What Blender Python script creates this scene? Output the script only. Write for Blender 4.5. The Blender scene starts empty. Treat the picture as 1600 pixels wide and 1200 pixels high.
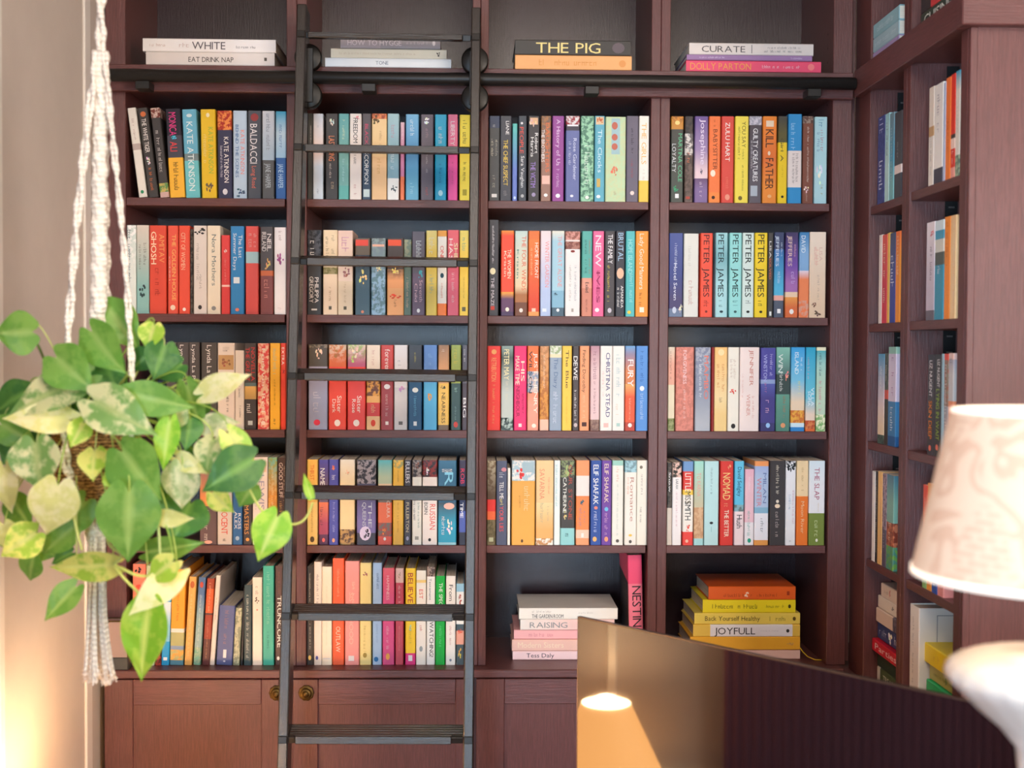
import bpy, math, random
from mathutils import Vector, Matrix
C = bpy.context.scene.collection
sc = bpy.context.scene
# ---------------------------------------------------------------- camera
F = 2000.0                                  # focal length in pixels of the 1600 wide frame
EYE = Vector((0.0, -2.86, 1.50))
YAW, PITCH, ROLL = math.radians(1.72), math.radians(1.49), 0.0055
fw = Vector((math.sin(YAW)*math.cos(PITCH), math.cos(YAW)*math.cos(PITCH), -math.sin(PITCH)))
r0 = Vector((math.cos(YAW), -math.sin(YAW), 0)); u0 = r0.cross(fw)
rt = r0*math.cos(ROLL) + u0*math.sin(ROLL); up = u0*math.cos(ROLL) - r0*math.sin(ROLL)
cd = bpy.data.cameras.new('camera'); cam = bpy.data.objects.new('camera', cd); C.objects.link(cam)
m = Matrix((rt, up, -fw)).transposed().to_4x4(); m.translation = EYE; cam.matrix_world = m
cd.sensor_width = 36; cd.lens = F/1600*36; cd.clip_start = .05
cd.dof.use_dof = True; cd.dof.focus_distance = 2.83; cd.dof.aperture_fstop = 3.2
sc.camera = cam
def ray(px, py):
    return rt*(px-800)/F - up*(py-600)/F + fw
def W(px, py, Y=0.0):                        # pixel -> point on the plane y = Y
    d = ray(px, py); t = (Y-EYE.y)/d.y; return EYE + d*t
def WX(px, py, X):                           # pixel -> point on the plane x = X
    d = ray(px, py); t = (X-EYE.x)/d.x; return EYE + d*t
# ---------------------------------------------------------------- world, lights, exposure
sc.view_settings.view_transform = 'Standard'; sc.view_settings.look = 'None'
sc.view_settings.gamma = 1; sc.view_settings.use_curve_mapping = False
sc.view_settings.exposure = 0.60
w = bpy.data.worlds.new('sky'); sc.world = w; w.use_nodes = True
w.node_tree.nodes['Background'].inputs[0].default_value = (.62, .80, 1, 1)
w.node_tree.nodes['Background'].inputs[1].default_value = 1.6
def area(name, loc, target, sx, sy, power, col):
    l = bpy.data.lights.new(name, 'AREA'); l.shape = 'RECTANGLE'; l.size = sx; l.size_y = sy; l.energy = power; l.color = col
    o = bpy.data.objects.new(name, l); C.objects.link(o); o.location = loc
    o.rotation_euler = (Vector(target)-Vector(loc)).to_track_quat('-Z', 'Y').to_euler(); return o
area('window_daylight', (-1.55, -5.85, 1.15), (-1.55, 0, 1.15), 2.3, 1.9, 190, (.54, .78, 1))
area('window_daylight', (2.68, -4.1, 1.6), (.2, 0, 1.2), 1.5, 1.4, 84, (1, .86, .74))  # added warm fill from the right; only the one above is window daylight
area('ceiling_light_glow', (.2, -2.5, 2.74), (.2, -2.1, 0), 1.3, 1.0, 32, (1, .86, .72))  # added overhead fill to brighten the book tops, no real ceiling lamp
# ---------------------------------------------------------------- helpers
random.seed(7)
def lin(h):
    c = [int(h[i:i+2], 16)/255 for i in (0, 2, 4)]
    return tuple(x/12.92 if x <= .04045 else ((x+.055)/1.055)**2.4 for x in c)
class MB:
    def __init__(s): s.v = []; s.f = []; s.c = []; s.c2 = []; s.m = []; s.sm = []
    def vert(s, p): s.v.append(tuple(p)); return len(s.v)-1
    def face(s, idx, col=None, col2=None, mat=0, smooth=False):
        s.f.append(tuple(idx)); n = len(idx)
        col = col or (.8, .8, .8)
        cs = col if isinstance(col, list) else [col]*n
        c2 = col2 or cs
        c2 = c2 if isinstance(c2, list) else [c2]*n
        s.c.extend(cs); s.c2.extend(c2); s.m.append(mat); s.sm.append(smooth)
    def quad(s, a, b, c, d, col=None, col2=None, mat=0):
        k = [s.vert(p) for p in (a, b, c, d)]; s.face(k, col, col2, mat)
    def box(s, x0, x1, y0, y1, z0, z1, M=None, bev=0.0, col=None, mat=0):
        x0, x1 = sorted((x0, x1)); y0, y1 = sorted((y0, y1)); z0, z1 = sorted((z0, z1))
        b = min(bev, (x1-x0)*.45, (y1-y0)*.45, (z1-z0)*.45)
        P = []; ids = {}
        X, Y, Z = (x0, x1), (y0, y1), (z0, z1)
        if b <= 0:
            for i in (0, 1):
                for j in (0, 1):
                    for k in (0, 1):
                        p = Vector((X[i], Y[j], Z[k])); ids[i, j, k] = s.vert(M @ p if M else p)
            q = ids
            for f in (((0,0,0),(0,0,1),(0,1,1),(0,1,0)), ((1,0,0),(1,1,0),(1,1,1),(1,0,1)), ((0,0,0),(1,0,0),(1,0,1),(0,0,1)),
                      ((0,1,0),(0,1,1),(1,1,1),(1,1,0)), ((0,0,0),(0,1,0),(1,1,0),(1,0,0)), ((0,0,1),(1,0,1),(1,1,1),(0,1,1))):
                s.face([q[t] for t in f], col, None, mat)
            return
        sg = (1, -1)
        for i in (0, 1):
            for j in (0, 1):
                for k in (0, 1):
                    for a in range(3):
                        p = [X[i], Y[j], Z[k]]
                        off = [sg[i]*b, sg[j]*b, sg[k]*b]
                        for ax in range(3):
                            if ax != a: p[ax] += off[ax]
                        p = Vector(p); ids[i, j, k, a] = s.vert(M @ p if M else p)
        def g(i, j, k, a): return ids[i, j, k, a]
        for a in range(3):
            for e in (0, 1):
                loop = []
                for (u, v) in ((0, 0), (1, 0), (1, 1), (0, 1)):
                    t = [0, 0, 0]; t[a] = e; t[(a+1) % 3] = u; t[(a+2) % 3] = v
                    loop.append(g(*t, a))
                s.face(loop if e else loop[::-1], col, None, mat)
        for a in range(3):               # edges along axis a
            b1, b2 = (a+1) % 3, (a+2) % 3
            for u in (0, 1):
                for v in (0, 1):
                    t0 = [0]*3; t1 = [0]*3; t0[a] = 0; t1[a] = 1; t0[b1] = t1[b1] = u; t0[b2] = t1[b2] = v
                    s.face([g(*t0, b1), g(*t1, b1), g(*t1, b2), g(*t0, b2)] if (u == v) else [g(*t0, b2), g(*t1, b2), g(*t1, b1), g(*t0, b1)], col, None, mat)
        for i in (0, 1):
            for j in (0, 1):
                for k in (0, 1):
                    s.face([g(i, j, k, 0), g(i, j, k, 1), g(i, j, k, 2)] if (i+j+k) % 2 else [g(i, j, k, 2), g(i, j, k, 1), g(i, j, k, 0)], col, None, mat)
    def lathe(s, prof, n=32, M=None, col=None, mat=0, smooth=True, rmod=None):
        rings = []
        for r, z in prof:
            ring = []
            for i in range(n):
                a = 2*math.pi*i/n; rr = r*(rmod(a, z) if rmod else 1)
                p = Vector((rr*math.cos(a), rr*math.sin(a), z)); ring.append(s.vert(M @ p if M else p))
            rings.append(ring)
        for k in range(len(rings)-1):
            for i in range(n):
                j = (i+1) % n
                s.face([rings[k][i], rings[k][j], rings[k+1][j], rings[k+1][i]], col, None, mat, smooth)
        return rings
    def tube(s, pts, rad, n=8, col=None, mat=0, cap=True):
        pts = [Vector(p) for p in pts]; rings = []; prev = None
        for i, p in enumerate(pts):
            d = (pts[min(i+1, len(pts)-1)] - pts[max(i-1, 0)])
            d = d.normalized() if d.length > 1e-9 else Vector((0, 0, 1))
            if prev is None:
                a = Vector((1, 0, 0)) if abs(d.x) < .8 else Vector((0, 1, 0)); nrm = d.cross(a).normalized()
            else:
                nrm = (prev - d*prev.dot(d)); nrm = nrm.normalized() if nrm.length > 1e-6 else prev
            prev = nrm; bi = d.cross(nrm); r = rad(i) if callable(rad) else rad
            rings.append([s.vert(p + (nrm*math.cos(2*math.pi*k/n) + bi*math.sin(2*math.pi*k/n))*r) for k in range(n)])
        for i in range(len(rings)-1):
            for k in range(n):
                j = (k+1) % n
                s.face([rings[i][k], rings[i][j], rings[i+1][j], rings[i+1][k]], col, None, mat, True)
        if cap:
            s.face(rings[0][::-1], col, None, mat); s.face(rings[-1], col, None, mat)
    def build(s, name, mats, parent=None, attrs=False):
        me = bpy.data.meshes.new(name); me.from_pydata(s.v, [], s.f)
        for mt in (mats if isinstance(mats, (list, tuple)) else [mats]): me.materials.append(mt)
        me.polygons.foreach_set('material_index', s.m); me.polygons.foreach_set('use_smooth', s.sm)
        if attrs:
            for nm, arr in (('Col', s.c), ('ColB', s.c2)):
                at = me.color_attributes.new(nm, 'FLOAT_COLOR', 'CORNER')
                at.data.foreach_set('color', [x for c in arr for x in (*c[:3], 1.0)])
        me.update()
        o = bpy.data.objects.new(name, me); C.objects.link(o)
        if parent is not None: o.parent = parent
        return o
def empty(name, loc, label=None, cat=None, group=None, rot=None):
    o = bpy.data.objects.new(name, None); C.objects.link(o); o.empty_display_size = .02
    o.location = loc
    if rot is not None: o.rotation_euler = rot
    return tag(o, label, cat, group)
def tag(o, label=None, cat=None, group=None, kind=None):
    if label: o['label'] = label
    if cat: o['category'] = cat
    if group: o['group'] = group
    if kind: o['kind'] = kind
    return o
# ---------------------------------------------------------------- materials
def mat(name):
    m = bpy.data.materials.new(name); m.use_nodes = True
    nt = m.node_tree; return m, nt, nt.nodes['Principled BSDF']
def nd(nt, t, **k):
    n = nt.nodes.new(t)
    for a, b in k.items(): setattr(n, a, b)
    return n
def mixrgb(nt, fac, a, b, blend='MIX'):
    n = nd(nt, 'ShaderNodeMix', data_type='RGBA', blend_type=blend)
    for i, x in ((0, fac), (6, a), (7, b)):
        if hasattr(x, 'links'): nt.links.new(x, n.inputs[i])
        else: n.inputs[i].default_value = x if i == 0 else (*x[:3], 1)
    return n.outputs[2]
def noise(nt, scale, stretch=(1, 1, 1), detail=4, coord='Object', rough=.6):
    tc = nd(nt, 'ShaderNodeTexCoord'); mp = nd(nt, 'ShaderNodeMapping'); mp.inputs['Scale'].default_value = stretch
    nt.links.new(tc.outputs[coord], mp.inputs[0])
    n = nd(nt, 'ShaderNodeTexNoise'); n.inputs['Scale'].default_value = scale; n.inputs['Detail'].default_value = detail; n.inputs['Roughness'].default_value = rough
    nt.links.new(mp.outputs[0], n.inputs['Vector']); return n.outputs['Fac']
def ramp(nt, src, stops):
    r = nd(nt, 'ShaderNodeValToRGB'); nt.links.new(src, r.inputs[0])
    e = r.color_ramp.elements
    while len(e) < len(stops): e.new(.5)
    for el, (p, c) in zip(e, stops): el.position = p; el.color = (*c, 1) if len(c) == 3 else c
    return r.outputs[0]
def bump(nt, bs, h, strength, dist=.001):
    b = nd(nt, 'ShaderNodeBump'); b.inputs['Strength'].default_value = strength; b.inputs['Distance'].default_value = dist
    nt.links.new(h, b.inputs['Height']); nt.links.new(b.outputs[0], bs.inputs['Normal'])
def plain(name, hexc, rough=.5, metal=0, var=.06, nscale=40, bumps=0):
    m, nt, b = mat(name); c = lin(hexc)
    n = noise(nt, nscale)
    lo = tuple(x*(1-var) for x in c); hi = tuple(min(1, x*(1+var)) for x in c)
    nt.links.new(ramp(nt, n, [(.3, lo), (.7, hi)]), b.inputs['Base Color'])
    b.inputs['Roughness'].default_value = rough; b.inputs['Metallic'].default_value = metal
    if bumps: bump(nt, b, n, bumps)
    return m
def wood(name, base, streak, axis='z', rough=.38):
    m, nt, b = mat(name)
    st = {'z': (13, 13, .7), 'x': (.7, 13, 13), 'y': (13, .7, 13)}[axis]
    g = noise(nt, 26, st, 6, rough=.72); g2 = noise(nt, 5, (1, 1, 1), 3)
    c = lin(base)
    body = ramp(nt, g2, [(.3, tuple(x*.90 for x in c)), (.7, tuple(x*1.10 for x in c))])
    pores = ramp(nt, g, [(.30, (0, 0, 0)), (.43, (0, 0, 0)), (.60, (1, 1, 1)), (.75, (1, 1, 1))])
    sp = mixrgb(nt, pores, tuple(x*.74 for x in c), body)
    g3 = noise(nt, 60, st, 4, rough=.8)
    fl = ramp(nt, g3, [(.62, (0, 0, 0)), (.74, (.34, .34, .34))])
    nt.links.new(mixrgb(nt, fl, sp, lin(streak)), b.inputs['Base Color'])
    b.inputs['Roughness'].default_value = rough
    bump(nt, b, g, .45 if 'back' in name else .8, .0012)
    return m
M = {}
M['woodz'] = wood('plum_stained_oak_upright', '6b3e3b', '885856', 'z', .36)
M['woodx'] = wood('plum_stained_oak_level', '6b3e3b', '885856', 'x', .32)
M['woody'] = wood('plum_stained_oak_depth', '6b3e3b', '885856', 'y', .36)
M['back'] = wood('plum_back_panel', '30171f', '3a2229', 'z', .24)
M['back'].node_tree.nodes['Principled BSDF'].inputs['IOR'].default_value = 1.62
M['black'] = wood('black_stained_wood', '261f1c', '332a25', 'z', .26)
M['blackx'] = wood('black_stained_wood_level', '261f1c', '332a25', 'x', .26)
for k_ in ('black', 'blackx'): M[k_].node_tree.nodes['Principled BSDF'].inputs['IOR'].default_value = 1.75
M['tube'] = plain('black_painted_steel', '24211f', .42, .3, .1, 90, .05)
M['wheel'] = plain('black_roller', '16130f', .38, .3, .1, 60, .05)
M['brass'] = plain('aged_brass', '64502e', .45, 1, .4, 150, .1)
M['gap'] = plain('black_metal_strip', '0c0b0c', .6)
M['steel'] = plain('slot_steel', 'd0c8c4', .35, 1)
def attrmat(name, rough, mott=90, spec=.5, thr=(.46, .54)):
    m, nt, b = mat(name)
    a = nd(nt, 'ShaderNodeAttribute', attribute_name='Col'); a2 = nd(nt, 'ShaderNodeAttribute', attribute_name='ColB')
    n = noise(nt, mott, (1, 1, 1), 3)
    fac = ramp(nt, n, [(thr[0], (0, 0, 0)), (thr[1], (1, 1, 1))])
    col = mixrgb(nt, fac, a.outputs['Color'], a2.outputs['Color'])
    n2 = noise(nt, 14, (1, 1, 1), 2)
    col = mixrgb(nt, 1.0, col, ramp(nt, n2, [(.3, (.93, .93, .93)), (.7, (1, 1, 1))]), 'MULTIPLY')
    nt.links.new(col, b.inputs['Base Color']); b.inputs['Roughness'].default_value = rough
    b.inputs['Specular IOR Level'].default_value = spec
    return m
M['cover'] = attrmat('printed_book_cover', .42, 95, .35)
M['print'] = attrmat('printed_lettering', .5, 95, .3)
m, nt, b = mat('page_edges')
g = noise(nt, 60, (28, .15, .15), 2)
nt.links.new(ramp(nt, g, [(.35, lin('d4c2a8')), (.65, lin('fff6e8'))]), b.inputs['Base Color']); b.inputs['Roughness'].default_value = .9
M['pages'] = m
# ---------------------------------------------------------------- glyph outlines (built-in font)
GL = {}
def load_glyphs(chars):
    obs = []
    for ch in chars:
        cu = bpy.data.curves.new('glyph', 'FONT'); cu.body = ch; cu.resolution_u = 2
        o = bpy.data.objects.new('glyph', cu); C.objects.link(o); obs.append((ch, o, cu))
    dg = bpy.context.evaluated_depsgraph_get(); dg.update()
    for ch, o, cu in obs:
        me = bpy.data.meshes.new_from_object(o.evaluated_get(dg))
        vs = [(v.co.x, v.co.y) for v in me.vertices]; fs = [tuple(p.vertices) for p in me.polygons]
        xs = [v[0] for v in vs] or [0]
        GL[ch] = (vs, fs, min(xs), max(xs)); bpy.data.meshes.remove(me)
    for ch, o, cu in obs: bpy.data.objects.remove(o); bpy.data.curves.remove(cu)
def lay(mb, text, col, P, L, H, rng=None):
    """write text in a box L long and H tall; P(u, v) gives the 3-D point for u in 0..L, v in -H/2..H/2"""
    c = lin(col)
    if text[0] == '~':                      # print too small to read in the photograph
        H *= .8; n = max(3, int(L/(H*.66))); rng = rng or random
        cw = L/n
        for i in range(n):
            if rng.random() < .14: continue
            a = i*cw+cw*.12; b = (i+1)*cw-cw*.16; hh = H*rng.choice((.55, .7, 1.0))
            k = rng.randrange(5); st = cw*.16
            rects = [(a, a+st, -H/2, -H/2+hh)]
            if k in (0, 3): rects.append((b-st, b, -H/2, -H/2+H*.7))
            if k in (0, 1, 2): rects.append((a, b, -H/2+H*.5, -H/2+H*.6))
            if k in (1, 3): rects.append((a, b, -H/2, -H/2+H*.1))
            for (u0_, u1_, v0_, v1_) in rects: mb.quad(P(u0_, v0_), P(u1_, v0_), P(u1_, v1_), P(u0_, v1_), c)
        return
    if text[0] == '*':                      # a round or lozenge emblem
        n = 12; k = [mb.vert(P(L/2+L/2*math.cos(2*math.pi*i/n), H/2*math.sin(2*math.pi*i/n))) for i in range(n)]
        mb.face(k, c); return
    if text[0] == '#':                      # a plain printed block
        mb.quad(P(0, -H/2), P(L, -H/2), P(L, H/2), P(0, H/2), c); return
    if text[0] == '^':                      # ragged blot, a printed picture motif
        rng = rng or random
        for q_ in range(9):
            an = rng.uniform(0, 6.28); rd = rng.random()**.6
            cu_, cv_ = L*(.5+.40*rd*math.cos(an)), H*.40*rd*math.sin(an); n = 7; s1, s2 = rng.uniform(.08, .2), rng.uniform(.08, .2)
            c_ = tuple(min(1, x*rng.uniform(.8, 1.3)) for x in c); dz = Vector((0, -.00002*q_, 0))
            k = [mb.vert(Vector(P(cu_+L*s1*math.cos(2*math.pi*i/n)*rng.uniform(.6, 1), cv_+H*s2*math.sin(2*math.pi*i/n)*rng.uniform(.6, 1)))+dz) for i in range(n)]
            mb.face(k, c_)
        return
    adv = 0; items = []
    for ch in text:
        if ch == ' ': adv += .30; continue
        vs, fs, a, b = GL[ch]; items.append((ch, adv-a)); adv += (b-a)+.07
    adv -= .07
    caps = not any(ch.islower() for ch in text); lo = 0 if caps else -.12; hi = .73
    su = L/adv; sv = H/(hi-lo)
    for ch, off in items:
        vs, fs, _, _ = GL[ch]
        k = [mb.vert(P((x+off)*su, (y-lo)*sv-H/2)) for x, y in vs]
        for f in fs: mb.face([k[i] for i in f], c)
# ---------------------------------------------------------------- one book
def parse_bands(s):
    segs = []; cur = None
    for tok in s.split():
        if ':' in tok: f, h = tok.split(':'); mode = ':'
        elif '>' in tok: f, h = tok.split('>'); mode = '>'
        else: f, h, mode = '0', tok, ':'
        h2 = None
        if '~' in h: h, h2 = h.split('~')
        a = lin(h); b = lin(h2) if h2 else a; f = float(f)
        if cur is not None: segs.append((cur[0], f, cur[1], a if mode == '>' else cur[1], cur[2], b if mode == '>' else cur[2]))
        cur = (f, a, b)
    segs.append((cur[0], 1.0, cur[1], cur[1], cur[2], cur[2]))
    return [s for s in segs if s[1] > s[0]+1e-4]
NB = [0]
def make_book(w, h, d, bands, texts, label, loc, rot, hard=False, group=None, name='book', board=None):
    """local frame: spine at y=0 facing -y, foot at z=0, width along x"""
    NB[0] += 1; rng = random.Random(NB[0]*13)
    root = empty(name, loc, label, 'book', group, rot)
    t = .0016 if hard else .0008; e = min(.0017, w*.22); lip = .0025 if hard else .0006
    mb = MB()
    sec = [(-w/2, d), (-w/2, e), (-w/2+e, 0), (w/2-e, 0), (w/2, e), (w/2, d), (w/2-t, d), (w/2-t, t+e*.5), (w/2-t-e*.5, t), (-w/2+t+e*.5, t), (-w/2+t, t+e*.5), (-w/2+t, d)]
    n = len(sec); zs = {}
    def ring(z): return [mb.vert((x, y, z)) for x, y in sec]
    segs = parse_bands(bands)
    for (f0, f1, ca, cb, da, db) in segs:
        R0 = ring(h*(1-f0)); R1 = ring(h*(1-f1))
        for i in range(n):
            j = (i+1) % n
            mb.face([R1[i], R1[j], R0[j], R0[i]], [cb, cb, ca, ca], [db, db, da, da])
        if f0 == 0:
            for i in range(5): mb.face([R0[i], R0[i+1], R0[n-2-i], R0[n-1-i]], ca, da)
        if f1 == 1.0:
            for i in range(5): mb.face([R1[n-1-i], R1[n-2-i], R1[i+1], R1[i]], cb, db)
    mb.build('cover', M['cover'], root, True)
    pb = MB(); pb.box(-w/2+t, w/2-t, t+.0004, d-lip, lip, h-lip); pb.build('page_block', M['pages'], root)
    if board:
        sb = MB(); c_ = lin(board); sb.quad((-w/2-.0004, .004, .004), (-w/2-.0004, d-.002, .004), (-w/2-.0004, d-.002, h*.80), (-w/2-.0004, .004, h*.74), c_)
        rr_ = random.Random(4)
        for k_ in range(26):
            z_ = h*(.70-.027*k_); lay(sb, '~', 'b8a8a8', lambda u, v: (-w/2-.0006, d*.85-u, z_+v), d*.7, .0035, rr_)
        tag(sb.build('cover_blurb', M['print'], root, True), 'dark panel with small pale text')
    if texts:
        tb = MB()
        for it_, tx in enumerate(texts.split(';')):
            yo_ = -.0003-.0002*it_
            p = tx.split(','); s = p[0]; col = p[1]; f0 = float(p[2]); f1 = float(p[3])
            cx = float(p[4]) if len(p) > 4 and p[4] else .5; sz = float(p[5]) if len(p) > 5 else (.5 if s[0] not in '*#^' else .6)
            x0 = -w/2 + w*cx; H = w*sz
            if '^' == s[-1] and len(s) > 1 and s[0] != '^':   # upright lettering stacked across a wide spine
                s = s[:-1]
                lay(tb, s, col, lambda u, v: (-w/2+w*.1+u, yo_, h*(1-(f0+f1)/2)+v), w*.8, h*(f1-f0), rng)
            else:
                lay(tb, s, col, lambda u, v: (x0+v, yo_, h*(1-f0)-u), h*(f1-f0), H, rng)
        tb.build('spine_lettering', M['print'], root, True)
    return root
# Every spine, bay by bay. l|r|top|lean|bands|print|look    (l, r, top in the units of that shelf's survey grid)
SHELVES = []
def S(row, bay, ox, oy, s, top, bot, text, **k): SHELVES.append((row, bay, ox, oy, s, top, bot, text.strip().splitlines(), k))
S(1, 1, 180, 150, 5.714, 122, 885, '''
212|285|108|-7.4|ece6dc .4:c4b2ac .47:ece6dc|~,b08a88,.12,.36,.5,.35;*,2a8a60,.92,.96,.5,.4|leaning cream paperback with green dot at foot
302|385|108|-7.2|45413f|*,d07040,.04,.1;THE WHITE TIGER,f4ece4,.12,.5,.5,.5;^,e8e0d8,.54,.66,.5,.8;~,e07a38,.67,.93,.5,.4|leaning dark grey paperback with orange author line
402|482|108|-6.4|d0b4a8~7a3a30 .11:45403f .84:c8b060~609050 .94:d8b0a8|~,d8d0c8,.25,.72,.5,.5|leaning charcoal paperback with tan picture at head
490|622|115|-3|26222e .3:4a4852 .55:f6b838|MONICA,e8408a,.04,.30,.45,.5;ALI,e84848,.37,.48,.45,.5;^,50c0d8,.3,.36,.45,.5;~,503818,.6,.92,.5,.4|black and amber paperback with rainbow capitals
632|757|120|-2.6|6cb4d0 .5:76888c .58:70c4cc|KATE ATKINSON,e4f0f0,.14,.92,.5,.45;*,d8e8ec,.05,.09,.5,.4|sky blue paperback with grey mid band
775|905|120|-1|ecc42c|KATE ATKINSON,98b848,.2,.72,.68,.35;~,f4e0a0,.28,.62,.3,.3;*,f4e8c0,.04,.09,.5,.25;^,6a6050,.80,.96,.5,.6|golden yellow paperback with green capitals and bird
920|1046|132|-.7|ee9048~b03020 .22:3c3c58|KATE ATKINSON,f8f4f0,.3,.82,.62,.34;~,e0dce8,.38,.76,.28,.22;*,d8d8e0,.89,.96,.5,.35|indigo paperback with fiery orange top
1055|1175|132|-.2|bcd0e4|KATE ATKINSON,e88a80,.22,.72,.7,.32;BEHIND THE SCENES,4870a8,.16,.76,.3,.24;^,48607c,.88,.99,.5,.8|powder blue paperback with salmon author capitals
1185|1303|132|0|50525a|BALDACCI,f4ecec,.15,.6,.45,.55;*,a04040,.03,.12,.5,.6;Long Road,e87860,.63,.88,.45,.4|slate paperback with large white capitals
1313|1420|134|0|e8e8ee .5>c0d4e4 .56:62605f|~,909cac,.03,.45,.5,.4;JANE HARPER,d0d8dc,.6,.88,.5,.45|white over grey paperback with seaside band
1434|1526|138|0|40b4dc .25>d0e6f4 .5>b0d8f4 .53:3464a8|~,5888c0,.15,.45,.5,.45;JANE HARPER,c0e0f4,.6,.88,.5,.5|turquoise over royal blue paperback beside ladder
''')
S(2, 1, 180, 330, 5.714, 125, 902, '''
100|184|125|0|cfe0dc~ffffff .5>e8f0ec|~,385060,.05,.7,.3,.5|pale mint paperback at far left behind cord
190|300|125|0|e0d4c8 .7>90c0bc|~,605850,.2,.45,.7,.3;~,706860,.22,.5,.3,.25;^,304848,.66,.82,.5,.7|beige paperback fading to teal foot
306|455|128|0|e0503a|GHOSH,f8e8c8,.07,.44,.27,.33;AMITAV,f0a060,.1,.42,.75,.33;~,b83828,.48,.8,.5,.4|broad vermilion paperback with cream capitals
470|560|130|0|ea5a44|THE GOLDEN HOUSE,f4b868,.1,.85,.62,.4;~,f8e0d0,.35,.66,.2,.2;*,f4d8c0,.9,.96,.5,.5|slim coral paperback with yellow capitals
568|665|130|0|ea543c|CITY OF WOMEN,f4c0a0,.08,.5,.42,.4;*,f8e8e0,.93,.97,.5,.3|plain coral red paperback with short top title
668|694|160|0|5a5048~282420||thin dark spine squeezed between red and white
700|815|130|0|e4dad4|^,282828,.02,.11,.5,.9;~,a89c94,.2,.62,.35,.3;~,989088,.55,.74,.55,.25;*,403c3c,.9,.95,.5,.3|off-white paperback with black blots at head
822|938|130|0|f0e4d0|Nora Mothers,708080,.1,.68,.5,.4;*,909090,.91,.96,.5,.35|ivory paperback with grey script title
948|1022|215|0|e04848 .63:f4c8c0 .655:e04848|^,f4e0d8,.17,.23,.5,.4;~,f0a098,.3,.6,.5,.3|short slim red book with pale stripe
1030|1150|135|0|3a8ccc|The Last,e4f0f8,.1,.36,.72,.35;Summer Days,e4f0f8,.08,.5,.32,.3;#,e4f0f8,.58,.65,.45,.45;*,f08a70,.93,.97,.5,.3|bright blue paperback with white script
1165|1278|135|0|ec5c54 .29:b0d4dc .42:ec5c54|~,f4b8b0,.08,.24,.4,.4;~,f4b8b0,.08,.24,.75,.3|red paperback with pale blue label band
1296|1410|140|0|585050 .5:d87040 .56:8c4c48|NEIL,f0e4e0,.08,.28,.7,.35;IRELAND,f0e4e0,.06,.28,.3,.35;^,f0c070,.36,.5,.5,.7;~,e89888,.6,.86,.5,.5|brown paperback with small orange picture
1420|1526|145|0|f4ecec|~,a89090,.04,.16,.5,.3;^,a05088,.24,.46,.5,.9;~,d8c8c8,.92,.95,.5,.5|white paperback with purple hare motif
''')
S(3, 1, 180, 510, 5.714, 142, 908, '''
455|545|142|0|5c5658||dark grey spine half hidden by leaves
552|655|142|0|56504f|Lynda La Plante,f0e8e4,.03,.6,.4,.4|charcoal paperback with white script, leftmost of three
658|752|142|0|56504f|Lynda La Plante,f0e8e4,.03,.6,.45,.4|charcoal paperback with white script, middle of three
768|908|145|0|57524f|Lynda La Plante,f0e8e4,.03,.6,.5,.36;^,d04038,.7,.82,.5,.5|thicker charcoal paperback with white script
915|1065|148|0|f0e0d4|#,c8a070,.14,.31,.5,.9;^,a06850,.16,.29,.5,.6;~,a09088,.05,.1,.5,.5;~,706860,.62,.8,.6,.2|cream paperback with small square picture
1070|1150|215|0|f0e4d8|~,908880,.35,.6,.5,.3;~,706860,.7,.85,.6,.25|short cream paperback with tiny print
1155|1258|150|0|58504e .02:58504e .46:6a8080 .5:f0c070 .62>c8a060 .65:4e4847|THE GREAT,e04848,.05,.44,.28,.35;NOVELLA,e04848,.05,.44,.74,.35;~,f0e8e0,.7,.84,.4,.5;#,c8d0d0,.9,.95,.5,.4|black paperback with red block letters and sunset
1272|1372|152|0|e85450~f4c0a0|Forever Red,f8e8d8,.06,.8,.5,.4;*,f4d8c8,.9,.95,.5,.4|red paperback with ragged cream borders
1382|1470|150|0|f8b838|~,c0c8a8,.06,.38,.5,.5;~,a88028,.42,.72,.5,.25;~,404038,.85,.95,.5,.35|amber yellow paperback with pale title
1478|1528|150|0|ec4c38|EXTRA,f8e8e0,.05,.25,.4,.5;^,a83030,.3,.36,.5,.6|slim scarlet paperback against the divider
''')
S(4, 1, 180, 690, 5.714, 140, 905, '''
755|905|140|0|586078 .5>f09858 .56:6c5658|~,e0d0c8,.6,.95,.4,.35;*,f0b0a0,.95,.99,.5,.5|mauve brown paperback under a small sunset
912|1042|140|0|d8ccc4|INNOCENT,e05040,.5,.88,.5,.45;~,484848,.93,.96,.5,.3|light grey paperback with red block capitals
1048|1135|140|0|3468a0|ALEX,f0f0f0,.62,.82,.35,.3;ROSS,f0f0f0,.64,.82,.72,.3;*,a8c0d8,.9,.95,.5,.4|royal blue paperback with white lettering
1142|1222|140|0|483c38|MASTERS,e8a050,.55,.88,.4,.5;*,e8a050,.92,.96,.5,.4|dark brown paperback with orange lettering
1228|1360|140|0|f4e4dc|^,a05838,.02,.14,.6,.8;#,f0c8b0,.05,.17,.7,.45;LEWIS,b0a8c0,.2,.6,.6,.4;~,c8b8b8,.35,.6,.25,.2|cream paperback with woman's face at head
1366|1445|142|0|6cc0b0~90a868 .45>e8a850~d8903c|~,f0e0b0,.1,.7,.5,.3|green to ochre gradient paperback
1450|1526|142|0|4a342c|GOOD STUFF,e0c8b8,.06,.46,.4,.45;~,d8b8a0,.1,.5,.8,.25;~,d8a858,.5,.9,.4,.4|deep brown paperback with pale capitals
''')
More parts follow.
